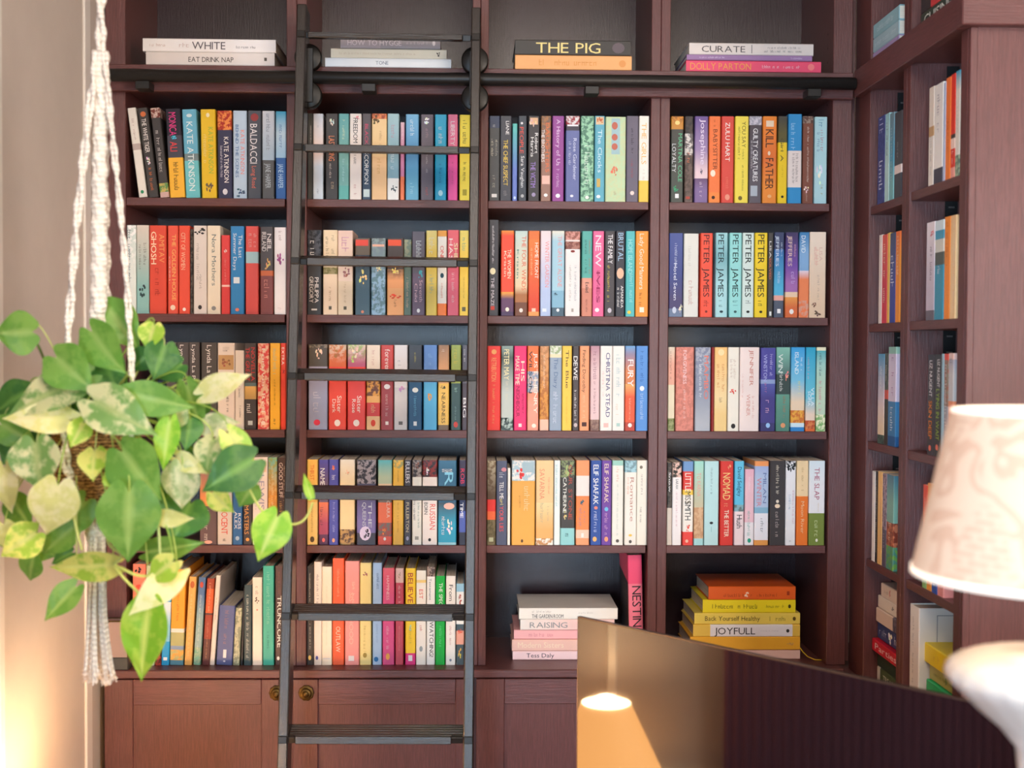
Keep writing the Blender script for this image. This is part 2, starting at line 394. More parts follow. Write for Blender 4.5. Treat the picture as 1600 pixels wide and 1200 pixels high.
S(5, 1, 160, 860, 5.333, 200, 945, '''
247|352|115|.5|ec8068|^,282428,.02,.1,.5,.7;*,e05040,.2,.25,.5,.5|tall salmon book behind leaf
360|430|130|.5|f0e8d8||tall cream book behind leaf
437|485|300|1|b84838~5c2c28|~,f0d8b8,.2,.6,.5,.4|narrow rust red book behind the big leaf
490|553|300|2|48b0e0 .2:e8f0f4 .5>88c8e8 .7:28a0dc|#,f0f4f8,.9,.94,.5,.5|slim cyan and white book behind the big leaf
560|672|158|1.8|f8a430 .62:e8e0d8 .66:b0b078 .8:8098b8 .84:b8b478~f0b050 .95:5890a8|~,b06818,.25,.55,.5,.25|tall orange hardback with farmland picture below
682|742|220|3.3|e8b060|*,b86030,.05,.13,.5,.6;~,f4d8a8,.2,.9,.5,.35|slim tan book leaning right
757|815|225|3.6|5878a8 .2:6080b0 .5>98b8b8 .8:78b098~a8c0a0|*,c85040,.05,.12,.5,.5;~,e8f0e8,.2,.85,.5,.35|slim blue book with mosaic foot leaning right
830|892|235|3.4|a04028 .12:d86030 .4:503030 .42:a03c28 .7:5c2c2c|~,f0c098,.05,.38,.5,.35;~,d89878,.5,.95,.5,.3|slim rust and maroon book leaning right
886|932|210|4.2|e8dcd4|~,b04838,.25,.5,.5,.3|thin worn pinkish white book leaning right
948|1080|460|3.2|56629a|~,b08890,.08,.65,.5,.3;#,f0f0f4,.74,.88,.5,.2;*,d8dcf0,.92,.95,.5,.15|short wide periwinkle hardback
1086|1140|480|3|8a9078~c8c8a8|~,d8d8c0,.1,.85,.5,.35|short mottled sage green book
1150|1170|320|2.2|201c20||very thin black spine
1178|1242|290|.3|34484c|~,d8dcd0,.12,.92,.5,.45|dark teal book with small white capitals
1250|1330|225|0|f0e4d4|~,a08878,.1,.2,.5,.4;^,604838,.22,.3,.5,.5;*,e09080,.36,.38,.5,.2|ivory book with small dark motif
1338|1428|130|0|46b49c|~,90d8c4,.06,.6,.5,.4;~,207868,.66,.85,.5,.3|tall sea green hardback
1440|1505|130|0|5c4038|~,98604c,.06,.28,.5,.3;TRUNCORE,f8f0e4,.3,.82,.55,.55;*,f0e8dc,.91,.95,.4,.35|tall brown hardback with bold white capitals
''', d=.19)
S(1, 2, 460, 160, 5.517, 98, 838, '''
90|155|95|0|4a4c4a|~,e0d8d8,.14,.45,.7,.3|dark grey spine against the ladder rail
161|247|98|0|ccd4e0 .45>f0d8d0 .62>d0dce8|~,8090a0,.14,.16,.5,.3;~,708090,.88,.94,.5,.25|pale blue and blush paperback
270|375|98|0|413b38|^,d8d0c8,.02,.16,.5,.4;LAST SONG,f09060,.26,.55,.5,.5;~,e0d0c0,.58,.75,.4,.25;~,c0a888,.76,.9,.6,.4|black paperback with orange capitals
382|468|98|0|64a8a8 .55>80b8b0 .84:64b4ac|~,e0e8c0,.07,.3,.5,.35;~,c0e8e8,.45,.8,.5,.3|teal green paperback
477|577|98|0|f0e4dc|FREEDOM,282828,.05,.34,.5,.4;~,504848,.45,.62,.5,.35;^,e08088,.01,.07,.7,.4;~,c08888,.8,.95,.5,.3|blush white paperback with black lettering
585|660|98|0|5c5458 .42:34465c|BLACK,d04868,.12,.36,.5,.4;SCORPION,e8e8e4,.44,.82,.5,.5;#,c8d8d8,.88,.97,.5,.7|slim grey over navy paperback
667|795|98|0|e88850~b05030 .06:f4d098 .5:f0c490|^,685030,.01,.14,.3,.5;~,c8a070,.2,.4,.6,.25;~,d8a868,.52,.7,.5,.35|peach paperback with autumn tree
802|900|98|0|a8c8cc .5>88b0c0 .75:f0f0ec|~,c890a0,.1,.28,.5,.4;~,d8e8ec,.45,.65,.5,.5;^,384850,.83,.92,.6,.6|pale teal paperback with tiny boat
913|948|172|0|e0b8c0 .4>d080a8 .7:f07c50|~,f4e8e8,.1,.3,.5,.4|short thin pink and orange spine
960|1070|103|0|78b4d8 .5>4c90c4 .8>68b0d0|~,e0f0f4,.06,.25,.5,.4;~,b0e0f0,.8,.95,.5,.4|denim blue paperback with gradient
1090|1198|105|0|685c66|^,f4f0f0,.03,.12,.5,.6;~,c0a0a8,.16,.3,.5,.3;~,d0c8cc,.46,.68,.5,.2;~,d06868,.85,.95,.5,.3|dusky plum paperback with white snow dots
1212|1310|105|0|30b8dc .45:10a4cc|~,f0f8f8,.06,.34,.5,.5;~,087498,.55,.8,.5,.3;*,b8e8f4,.88,.95,.5,.4|bright cyan paperback
1324|1406|105|0|f07898 .45:e8509c|LIBERTY,f8e8e8,.08,.36,.5,.45;~,b84868,.55,.82,.5,.25|hot pink paperback
1424|1514|108|0|ecd440|~,605828,.06,.34,.5,.5;~,403820,.55,.78,.5,.4;#,a89828,.87,.94,.5,.4|lemon yellow paperback with dark script
''')
S(2, 2, 460, 340, 5.517, 112, 845, '''
112|232|108|0|50525a~282a30 .3:464648|~,f0f0f0,.12,.3,.4,.5;PHILIPPA,f4f0ec,.56,.86,.68,.3;GREGORY,f4f0ec,.55,.86,.3,.3;#,e8e4e0,.93,.95,.5,.4|black paperback with stormy top and white capitals
248|370|108|0|ecd4b0 .44:807840~a89868 .52:f0d4b4|~,a89070,.06,.3,.7,.3;~,988060,.05,.35,.3,.3;~,b08858,.65,.85,.5,.25;#,605848,.9,.94,.5,.2|sand paperback with landscape strip
374|502|112|0|ecc8b8 .3>f0d4c0 .6:e8d0b0|~,d8a0b8,.07,.26,.5,.6;^,a86868,.42,.56,.5,.7;~,c0a078,.6,.88,.5,.2;#,605848,.9,.94,.5,.2|peach paperback with red flowers
524|652|178|0|6a5a48 .22:3c4850~203040 .7>48606c|#,e85040,.02,.1,.45,.85;^,f0d888,.4,.62,.5,.6;*,e09070,.94,.98,.5,.2|dark blue grey paperback with red label, left
662|785|178|0|6c706c~90a0a0 .5>98b8d0~688890|#,f0b8a0,.08,.11,.5,.85;^,f0e0a0,.36,.44,.5,.5;~,d0d8d8,.6,.85,.2,.15|grey green misty paperback
800|942|178|0|483830 .4:98704c~402c20 .55>f0a060 .65:f0a868|#,e85838,.02,.1,.45,.8;^,f0d078,.38,.5,.5,.6;^,e04828,.72,.8,.5,.9;~,a06840,.8,.92,.5,.2|brown and apricot paperback with red title
944|1008|190|0|708070~a0a080 .4>5c7060|~,d0b090,.5,.9,.5,.4|slim mossy grey green spine
1014|1126|120|0|625a66 .5:6c5468|~,d0d8dc,.06,.34,.5,.5;^,50b0b8,.45,.56,.6,.5;Seventh,e0b8c0,.58,.84,.68,.3;Child,e0b8c0,.62,.84,.3,.25;*,f4f0f0,.92,.97,.5,.25|plum grey paperback with pink script
1136|1228|112|0|f4e088 .25>f0d058|~,f8f0d0,.08,.28,.5,.6;~,a8b8a0,.52,.76,.5,.5|butter yellow paperback
1234|1312|112|0|f8a840 .07:f4ece0 .86:f47c28|ONE,e04030,.18,.34,.5,.4;*,204858,.5,.56,.5,.4;~,e07848,.62,.8,.5,.3|orange paperback with long white lozenge
1320|1416|108|0|e8646c .5>d85c70|SHE,e8e0b0,.15,.35,.75,.35;HAS,f8e0dc,.1,.35,.3,.35;~,f4d0d0,.5,.85,.5,.3|raspberry paperback with pale capitals
1424|1500|112|0|e8d468 .42>f4cc48|~,78a890,.08,.24,.5,.5;~,a08030,.55,.8,.5,.2;#,686048,.9,.95,.5,.4|slim yellow paperback against right rail
''')
S(3, 2, 460, 520, 5.517, 106, 832, '''
122|284|100|0|8c7c6c~504840 .04:585048 .26:a4a0b8 .7>a0a8c8|^,f0c8b0,.03,.18,.5,.5;~,d0d0e0,.55,.8,.45,.5;*,e84058,.88,.95,.45,.35|wide lilac paperback with woman's portrait
296|446|104|0|d8c8b0~c88050 .22>d86838 .26:ec4c38|^,b07048,.05,.18,.5,.7;Sister,f8e8dc,.6,.8,.6,.3;Dark,f8e8dc,.64,.8,.3,.25;*,f8ece4,.88,.96,.5,.35|wide red paperback with orange portrait
458|612|104|0|e8d4c0~a8c878 .22>c06080 .26:ea4840|^,f4d0b8,.03,.16,.5,.6;^,b8d070,.12,.22,.25,.3;Sister,f8f0e8,.6,.8,.65,.3;Rose,f8f0e8,.64,.8,.35,.25;*,f8ece4,.88,.96,.5,.35|wide red paperback with blonde portrait
622|738|106|0|f4e0cc .42:e8a040~703c20 .6:f0b060 .68:d83c34 .84:f0c088|~,d8a898,.06,.24,.5,.3;~,f0c090,.7,.8,.5,.4;*,e04830,.88,.96,.5,.35|cream and flame paperback
746|852|106|0|d04840 .4:a83c3c|forever,f8e8e0,.05,.3,.5,.5;*,f0ecec,.46,.52,.5,.5;~,f0c8c0,.58,.84,.5,.3;#,f4e8e0,.9,.94,.5,.25|brick red paperback with white title
860|974|106|0|eee6e4 .5:dcd4d0|~,a0a0a8,.18,.28,.4,.3;^,c890d0,.46,.56,.5,.7;#,706c68,.9,.94,.5,.3|off-white paperback with lilac flower
984|1100|106|0|46484f .44:1c5078|~,d8c870,.05,.25,.5,.2;*,f0f0e8,.5,.56,.5,.45;~,78c0e0,.6,.86,.5,.25;#,f0f0f0,.9,.95,.5,.25|navy paperback with white heart
1114|1228|106|0|6a94d4 .44:58b0dc|~,90b8e8,.1,.24,.5,.4;^,e0a050,.54,.66,.45,.45|light blue paperback with golden shell
1240|1332|106|0|a07858 .25>d8a070 .45:f0c058 .94:786048|~,f0e0d0,.05,.1,.5,.4;NEARNESS,504028,.56,.92,.5,.35;^,504838,.46,.52,.5,.6|amber paperback with brown top
1350|1434|106|0|9caa54 .45:3c5450|~,d8c850,.05,.22,.5,.5;~,a0c8b8,.5,.56,.5,.4;~,90b0b0,.72,.88,.5,.25;*,d04c44,.9,.97,.5,.45|olive over dark green paperback
1446|1490|106|0|60606c .45:50444c|~,f0f0f0,.05,.2,.5,.5;BIG,f4f0f0,.62,.85,.5,.6|slim grey spine behind right rail
''')
S(4, 2, 460, 700, 5.517, 100, 832, '''
108|200|100|0|f0c060 .5:f0d080|THIRST,e07840,.06,.24,.5,.4;~,b08840,.52,.85,.5,.25;*,605038,.9,.97,.5,.4|honey yellow paperback with orange title
210|294|102|0|5048a0 .3>70586c .5:f08050 .75>b04860 .88:603050|NAME,f0f0f0,.1,.3,.4,.5;~,402838,.56,.78,.3,.4;*,f07068,.92,.97,.5,.3|indigo to sunset orange paperback
298|378|100|0|5050a8|^,e07860,.05,.13,.4,.6;~,e8e8f4,.15,.27,.5,.5;~,c0c0f0,.5,.85,.55,.35;*,f0b088,.92,.97,.5,.3|violet blue paperback with white lettering
392|520|100|0|e4dccc .4>f0d49c .82:c89850~604020|^,e0a890,.12,.2,.5,.3|cream paperback with golden grasses
538|702|102|0|a09498~2c2830 .28:444058 .72>8070a8 .86:4a4450|THE,c8c8d0,.5,.8,.7,.2;QUEENS,c8c8d0,.5,.78,.4,.2;*,e8d8f0,.78,.95,.45,.6;^,302838,.8,.96,.5,.4|wide midnight paperback with moon
720|840|105|0|58b4b8 .2>b8c8a8 .28:e8c8a0 .46:786858 .5:f07040 .74:786c60~b0503c .9:e85840|CLARA,f4d0b8,.48,.68,.75,.25;^,f08040,.78,.88,.4,.4;*,f8f0e8,.91,.95,.5,.2|teal and orange banded paperback
850|940|105|0|f8c040~a8a060 .1:f8c040|~,b08838,.12,.26,.5,.2;~,c89030,.5,.85,.5,.25|marigold yellow paperback
946|1006|105|0|46424a|FULLERS,f4f0f0,.02,.27,.5,.6;FULLERTON,d8c8a0,.5,.85,.5,.45;*,b0b0c8,.9,.95,.5,.4|slim charcoal paperback with white capitals
1016|1096|105|0|a89890~382c2c .2:f0ece0|^,805048,.02,.1,.5,.7;~,403838,.46,.72,.25,.3;~,80a090,.5,.8,.7,.3;#,a0a098,.9,.94,.5,.4|white paperback with dark photo at head
1104|1230|105|0|8c2820~302020 .2:f0e4dc|^,f0e8e0,.08,.18,.3,.3;RUSSIAN,e05848,.52,.82,.7,.4;BORN,202020,.5,.64,.25,.25;*,201c1c,.92,.96,.5,.2|white paperback with red capitals
1240|1396|108|0|3c7090 .3:34607c .5:44505c .75>30a0c0 .97:a0d0d8|CRASH,f4f0ec,.1,.14,.5,.6;R,90d8f0,.14,.3,.6,.5;*,f0c0b0,.5,.58,.6,.6;^,f8f0f0,.68,.9,.6,.4;~,f0ecec,.66,.88,.3,.25|wide petrol blue paperback with large letter
1420|1478|105|0|3c3048 .2:283058 .6:5060b0 .85:303040|ROB,e84060,.1,.28,.5,.6;TIME,f0f0f4,.5,.68,.4,.5|navy paperback with pink letters by right rail
''')
S(5, 2, 440, 860, 5.0, 100, 878, '''
180|250|125|0|403c3c|~,d8d4cc,.06,.36,.45,.25;~,d8d4cc,.58,.84,.5,.25;*,e8c870,.9,.95,.45,.45|black book with fine white capitals
253|312|90|0|f0e6de|~,687080,.12,.4,.5,.4;*,5058a0,.91,.95,.4,.35|white book with small blue emblem
315|392|128|0|f4e4cc|~,e0ccb0,.2,.8,.5,.2;#,d8d0d0,.93,.94,.5,.8|plain vanilla book
398|488|62|0|f06030|~,f8b898,.1,.36,.5,.25;OUTLAW,f8d0b8,.64,.88,.5,.4|tall flame orange book
496|606|84|0|f49890|~,f8c8b8,.2,.4,.6,.25;SISTERHOOD,f8b8a8,.3,.8,.45,.3;#,f4e4e0,.91,.96,.45,.4|wide salmon pink book
612|700|98|0|f0d88c|^,a05058,.08,.15,.5,.5;~,c0a050,.6,.88,.45,.3;*,b09040,.88,.93,.45,.35|pale straw yellow book
712|782|98|0|a8c4e4|~,486090,.08,.26,.6,.4;~,88a8d0,.6,.8,.5,.3;*,2870b0,.92,.97,.4,.5|baby blue book
790|880|138|0|f0606c .4>e05088|HAPPINESS,f8c8c8,.08,.33,.45,.25;~,f8c0d0,.58,.84,.45,.3;*,f8b050,.88,.95,.45,.35|magenta pink book with orange flame
890|952|140|0|e8c0b4 .15:c84858|^,c09080,.03,.12,.5,.5;~,f0c0c0,.18,.36,.5,.4;~,e09898,.6,.86,.5,.25|crimson book with beige head
968|1046|140|0|f8cc20 .88:e83080|BELIEVE,b03038,.05,.36,.5,.55;^,a8e0d0,.58,.66,.5,.3;#,f8ecec,.9,.96,.5,.4;~,c0b040,.58,.78,.5,.35|canary yellow book with magenta foot
1052|1128|158|0|f0e8d8 .1:f0d080 .13:f4ece0|EST,e05038,.2,.3,.5,.4;~,d06050,.56,.66,.5,.35;*,a0a8a8,.8,.86,.5,.35|cream book with thin gold band
1134|1198|128|0|a08878~503830 .1:f4f0ea|Testament,707880,.12,.34,.4,.35;WATCHING!,202020,.56,.92,.6,.5|white book with dark head and black capitals
1204|1276|200|0|10b038|THE SPEC,f4f8e8,.08,.33,.55,.4;~,70e088,.56,.8,.55,.4|vivid green book
1284|1358|200|0|f4eee6|From,302c2c,.1,.28,.5,.5;~,b87878,.56,.78,.5,.3;*,8890a0,.93,.96,.5,.25|white book with black script beside green book
1364|1425|260|0|98c8e0 .1:f0f0ec .5:485860 .58:f0a890 .75:485458|^,b04838,.12,.3,.5,.5;^,e85838,.55,.62,.5,.7;^,f8c048,.78,.94,.5,.5|short patchwork book behind right rail
''', d=.17)
S(1, 3, 750, 160, 5.714, 122, 884, '''
82|175|122|0|3c4258 .14:4a4846|~,b0b0b0,.1,.14,.5,.4;~,d8d0b8,.25,.5,.3,.3;~,d8d0b8,.28,.5,.7,.3;~,c8c0b0,.7,.85,.5,.4;#,e0dcd8,.92,.96,.5,.5|dark olive grey paperback at left edge
180|280|122|0|46444a|LIANE,f0ece8,.06,.22,.65,.3;THE CHIEF SUSPECT,f0cc50,.28,.82,.5,.4;~,a8a0a0,.88,.94,.5,.4|charcoal paperback with yellow capitals
290|332|190|0|64c4b8 .6>6c80c8|*,d0e0f8,.94,.98,.5,.5|short slim mint to blue spine
343|415|122|0|42464e|*,e8e4e4,.07,.1,.4,.3;PEOPLE,e85848,.13,.44,.4,.5;Sara Vaughan,e8e8e8,.47,.84,.5,.5;*,b8b8b8,.92,.96,.5,.4|slate paperback with red capitals
430|530|122|0|403a3a|#,e8b890,.02,.1,.5,.7;^,f0c8a8,.01,.15,.4,.7;Robert,f4f0ec,.2,.44,.72,.35;Harris,f4f0ec,.25,.48,.35,.35;THE VICTIM,a888d0,.54,.84,.45,.45;*,a898b8,.9,.95,.5,.35|black paperback with face and lilac capitals
545|632|122|0|b0784c~786050 .7>a07868|THE BROTHERS,f4ece8,.16,.54,.2,.35;DAUGHTERS,e87848,.08,.66,.66,.4;#,f0c0b0,.7,.8,.5,.8;*,f8f4f0,.91,.95,.5,.4|brown grey paperback with orange lettering
646|748|122|0|9c4c98|A History of Us,e8c8e8,.04,.58,.5,.4;~,e0b8e0,.62,.84,.5,.35;*,f8f0f8,.91,.96,.5,.4|orchid purple paperback
766|888|122|0|a0303c~e8e0e0 .1:48404c .17:6c74a8|#,f0ecf0,.1,.12,.5,.8;Rose Gardener,d8dcf0,.26,.75,.65,.3;~,d8dcf0,.3,.6,.3,.25;*,f4f4f8,.92,.95,.45,.25|grey blue paperback with red and white head
900|1015|122|0|a0d4b0~588870|~,e8f8e8,.3,.82,.5,.5;*,f8f8f0,.93,.97,.5,.3|sage green leafy patterned paperback
1024|1112|122|0|64b0c4|#,e8c8a0,.01,.1,.5,.8;^,c86840,.01,.11,.5,.7;The Clocks,d8f0f4,.16,.66,.5,.5;#,d0b060,.73,.83,.4,.35;*,f8f8f8,.92,.96,.4,.4|teal blue paperback with small orange picture
1120|1300|130|0|c4dcb0~ccd8a8|#,a8c8cc,.02,.44,.5,.42;*,c8705c,.06,.15,.45,.3;*,c8705c,.2,.28,.45,.3;*,c8705c,.31,.39,.45,.3;^,e88060,.58,.7,.45,.4;~,c8a880,.88,.93,.5,.2|wide pale lime paperback with red portraits
1308|1413|122|0|6c6474|~,302c34,.14,.44,.5,.3;~,a04850,.5,.74,.5,.3;*,f0d8d0,.87,.92,.5,.35|mauve grey paperback
1420|1508|122|0|f4ece0 .75:f0c850|THE GIRLS,f0c070,.08,.56,.5,.5;~,d0c8b8,.6,.74,.5,.3|ivory paperback with gold capitals and yellow foot
''')
S(2, 3, 750, 335, 5.714, 150, 908, '''
80|165|50|0|484548|~,e8e4e8,.06,.46,.45,.3;*,f0e8c0,.5,.57,.4,.6;THE MAZE,d8d0d8,.6,.9,.4,.35;#,d04838,.9,.94,.4,.4|taller black hardback at left edge
188|302|145|0|f09030 .06>ec4c2c .72:f8a838 .8>684060 .95:503858|THE WOMEN,f8e4c8,.22,.56,.65,.3;Kristin,f8dcc0,.24,.54,.32,.22;*,f8ecd8,.9,.95,.5,.3|red orange paperback over purple city foot
312|424|148|0|c4d8d0 .65>e8d0a8 .75>b07040 .84:784830|THE FOUR WINDS,e07050,.06,.7,.72,.35;Kristin,508880,.22,.56,.22,.2;*,f0e4d8,.91,.96,.5,.3|pale sage paperback over brown prairie foot
432|530|148|0|e87838 .1:f08038 .8>e04c28 .95:f0a058|HOME FRONT,f8e8d8,.14,.56,.75,.33;~,f4c890,.2,.52,.3,.25;#,f0c8b0,.91,.95,.5,.35|solid orange paperback
540|632|148|0|f4e0e0 .7>b8c8e8|WINTER GARDEN,e89898,.12,.66,.65,.4;#,e8f0f8,.91,.95,.4,.4|pale pink paperback fading to blue
642|752|148|0|e8e4d4 .12>a8d0e0 .7:88b8d0 .9:506878|THE GREAT ALONE,e8a0a0,.06,.66,.65,.35;^,304858,.72,.76,.3,.5;*,f0f4f8,.91,.95,.5,.25|sky blue paperback with mountain lake foot
762|892|152|0|d8988c~a06050 .1:f0d8d0 .12:b07868~844c40 .21:f4ece8|*,903c34,.22,.25,.5,.3;~,b0b0a8,.4,.82,.35,.2;~,a8b0b8,.4,.82,.7,.2;#,b0a8a0,.91,.95,.5,.15|white paperback with brown photograph at head
910|1000|150|0|5cb0a4 .55:e8a088 .67:d88c74|~,386860,.1,.5,.4,.3;~,c06048,.1,.5,.75,.2;Exiled,403838,.6,.72,.5,.4;~,98584c,.76,.95,.5,.3|teal over terracotta paperback
1008|1105|150|0|f06c9c|NEW,f8e0e8,.05,.42,.5,.55;IVES,a83060,.48,.84,.5,.35;~,a83060,.46,.84,.5,.3;*,f8f0f4,.9,.95,.4,.4|bubblegum pink paperback
1114|1203|150|0|4c4648|THE FAMILY,f0ecec,.04,.38,.55,.5;~,e0c850,.4,.86,.4,.35;*,d0c8d0,.9,.96,.5,.4|dark grey paperback with yellow author line
1212|1292|150|0|3c3c44|BRUTAL,a8c8e0,.02,.35,.55,.6;*,f0c0a0,.43,.56,.5,.8;AMANDA,f8f4f0,.64,.9,.72,.3;~,f8f4f0,.66,.9,.3,.35|black paperback with pale blue capitals and face
1302|1382|150|0|58bcbc|HOPE ISLAND,a0e0dc,.1,.5,.5,.5;~,a8e4e0,.5,.85,.6,.45;*,f0d048,.93,.97,.4,.4|turquoise paperback with pale capitals
1390|1503|150|0|f89838|Lady Good Manners,fce8d0,.03,.68,.45,.42;~,805020,.72,.88,.4,.3;#,fce8d0,.89,.95,.5,.35|tangerine paperback with cream script
''')
S(3, 3, 750, 520, 5.714, 120, 876, '''
66|182|118|0|ec3c30|*,f0a868,.04,.1,.5,.4;RETRIBUTION,f4a870,.14,.42,.5,.4;~,f0b070,.46,.92,.5,.25|broad scarlet paperback with gold capitals
190|296|118|0|90a49c .14>505850 .55>c0c8c0 .85:40504c~b0c0b8|PETER MAY,f8e8b0,.04,.4,.45,.45;~,d8d0b8,.42,.64,.5,.3;^,203028,.84,.93,.4,.5|misty grey green paperback with cream capitals
304|415|118|0|ec3070|MAKE TIME,f8e0c8,.12,.46,.28,.35;HIS,f8e0c8,.18,.42,.7,.3;NEIGHBOUR,a01848,.48,.84,.32,.3;~,a01848,.56,.8,.74,.25;#,f8d8d8,.92,.96,.5,.25|vivid magenta paperback
424|522|118|0|f47840 .3:90a0b8~d8c0b8 .55:f09070 .7>f4a088|JUST HENRY,f8ecdc,.08,.8,.75,.33;WILSON,3c3838,.06,.56,.28,.3;*,f8e8d8,.92,.97,.6,.4|orange and grey paperback with overlapping capitals
534|614|120|0|dca070~c08858 .6>d89440~b87030 .87:f0c0a8|~,f0d8b8,.1,.5,.5,.3|slim ochre textured paperback
622|728|116|0|e8e8d8~a8b888 .1:f0e0b8 .14:98a8bc|The Diary,607898,.15,.5,.5,.4;~,d8e0ec,.54,.92,.5,.5|blue grey paperback with garden strip at head
734|818|118|0|f8cc50|The Blue,685030,.05,.5,.5,.4;~,d8a838,.6,.95,.5,.2|slim sunflower yellow paperback
828|882|120|0|504848|DEWE,f8f4f0,.12,.4,.45,.7;~,f0e8e8,.52,.88,.45,.5;*,c8b8b8,.91,.96,.5,.6|slim charcoal paperback with heavy white capitals
890|974|118|0|f8a474|Finding Dorothy,705038,.05,.55,.45,.4;~,f8c8a0,.58,.86,.5,.4;#,503028,.9,.95,.5,.5|apricot paperback with brown script
986|1066|118|0|c0909c .3>e8c8c8 .87:806058~a08070|~,905868,.04,.4,.5,.45;~,a06870,.42,.8,.5,.35|dusty rose paperback with brown foot
1074|1180|118|0|f4ece4|CHRISTINA STEAD,383878,.08,.84,.65,.36;~,f0b8b0,.3,.6,.25,.25;#,f0c0b8,.91,.96,.5,.4|ivory paperback with navy capitals
1184|1288|118|0|f4ece4|~,b0ccd0,.06,.6,.5,.5;~,e8c8a8,.66,.85,.4,.3;#,b0d0c8,.91,.95,.5,.3|ivory paperback with faint aqua lettering
1296|1385|118|0|70a8d8 .1>9888a0 .3>e08858 .45:f0b068 .6>e8603c .9:c04838|FURY,f8f4f0,.16,.48,.55,.6;~,f0c0a0,.6,.88,.5,.25;*,f8f0e8,.91,.96,.5,.4|blue to red sunset paperback with huge white title
1394|1498|118|0|5c94d8|~,2c5ca8,.06,.42,.5,.35;*,e8f0f8,.47,.53,.5,.4;~,c8e0f8,.56,.88,.5,.35|cornflower blue paperback with white disc
''')
S(4, 3, 750, 700, 5.714, 115, 864, '''
62|140|115|0|c0b498~806c50 .4>604c38 .46:e83c34 .6:f07040 .7:7c7050~605838|#,c0c8a8,.91,.96,.5,.5|khaki paperback with red poppy shapes
146|240|115|0|545870|*,d08890,.08,.13,.7,.5;~,e0e0e8,.14,.2,.5,.6;TELL ME,f0ece8,.25,.45,.5,.4;YOUR LIES,e85858,.54,.84,.5,.4;~,f0e080,.42,.54,.5,.4|slate blue paperback with white and red capitals
246|270|180|0|f0ece0||short thin white spine
284|490|112|0|b0c8d0~f0e8e0 .24:ecac4c|^,e03c38,.06,.25,.3,.5;#,a8c0c8,.02,.14,.7,.5;~,f0d8a0,.3,.6,.65,.3;~,b07830,.4,.56,.35,.1;*,604020,.93,.97,.45,.1|very wide mustard hardback with girl in red picture
500|655|112|0|f0cc94 .5:f4d8a0 .82>e8b068 .92:c89058~f4ece0|SAVARNA,e89070,.1,.46,.35,.3;~,e89070,.2,.4,.75,.15;~,b8b090,.5,.74,.35,.25;~,b8b090,.54,.74,.7,.15|wide buttery paperback with blossoms at foot
662|715|112|0|e8f0ec|~,90c8d0,.05,.55,.4,.4|slim white paperback with aqua lettering
720|845|112|0|4c4840~8a9868 .2:484440 .76>484440 .8:94d0d0|^,a0b070,.02,.2,.4,.7;CATHERINE,f0f0e4,.2,.62,.3,.25;OUR STONE,b05040,.05,.7,.7,.28;^,d8c088,.6,.7,.3,.3;~,385c60,.86,.9,.5,.4|dark botanical paperback with aqua foot
858|975|112|0|f89c68 .18:f0e4dc .42:f48c50 .82:f4c8b0 .92:f4a070|^,30687c,.45,.54,.5,.4;~,9888a0,.56,.78,.35,.3;~,9888a0,.6,.74,.65,.2;#,f8ece4,.86,.91,.5,.2|orange and white banded paperback with blue drop
988|1082|112|0|3454a0|ELIF SHAFAK,f4f4f0,.05,.52,.5,.5;*,e08878,.54,.58,.5,.35;~,d0d8f0,.6,.88,.5,.45;*,f0b870,.9,.96,.4,.4|cobalt blue paperback with white capitals
1086|1172|112|0|7448a0|ELIF SHAFAK,f0d8b8,.04,.5,.5,.45;*,70b8e0,.55,.6,.5,.4;~,d8a8d0,.62,.88,.5,.45;*,f0a078,.9,.96,.5,.4|violet paperback with cream capitals
1180|1278|112|0|a0d0c0 .06:f0ece0|~,e8b0a0,.08,.25,.5,.3;~,b8c8c0,.28,.9,.5,.2;*,605850,.93,.97,.5,.3|white paperback with mint edges
1292|1396|112|0|a8d0d8~80a0a8 .14:f4ece0|~,e8a888,.2,.4,.3,.25;Romance,c89888,.2,.72,.6,.4;*,f4cc60,.87,.9,.5,.3;*,605850,.94,.98,.5,.25|cream paperback with script and aqua floral head
1400|1498|112|0|f4ecdc|*,807868,.06,.1,.4,.3;~,908880,.16,.42,.5,.25;~,908880,.55,.74,.4,.25|plain ivory paperback at right edge
''')
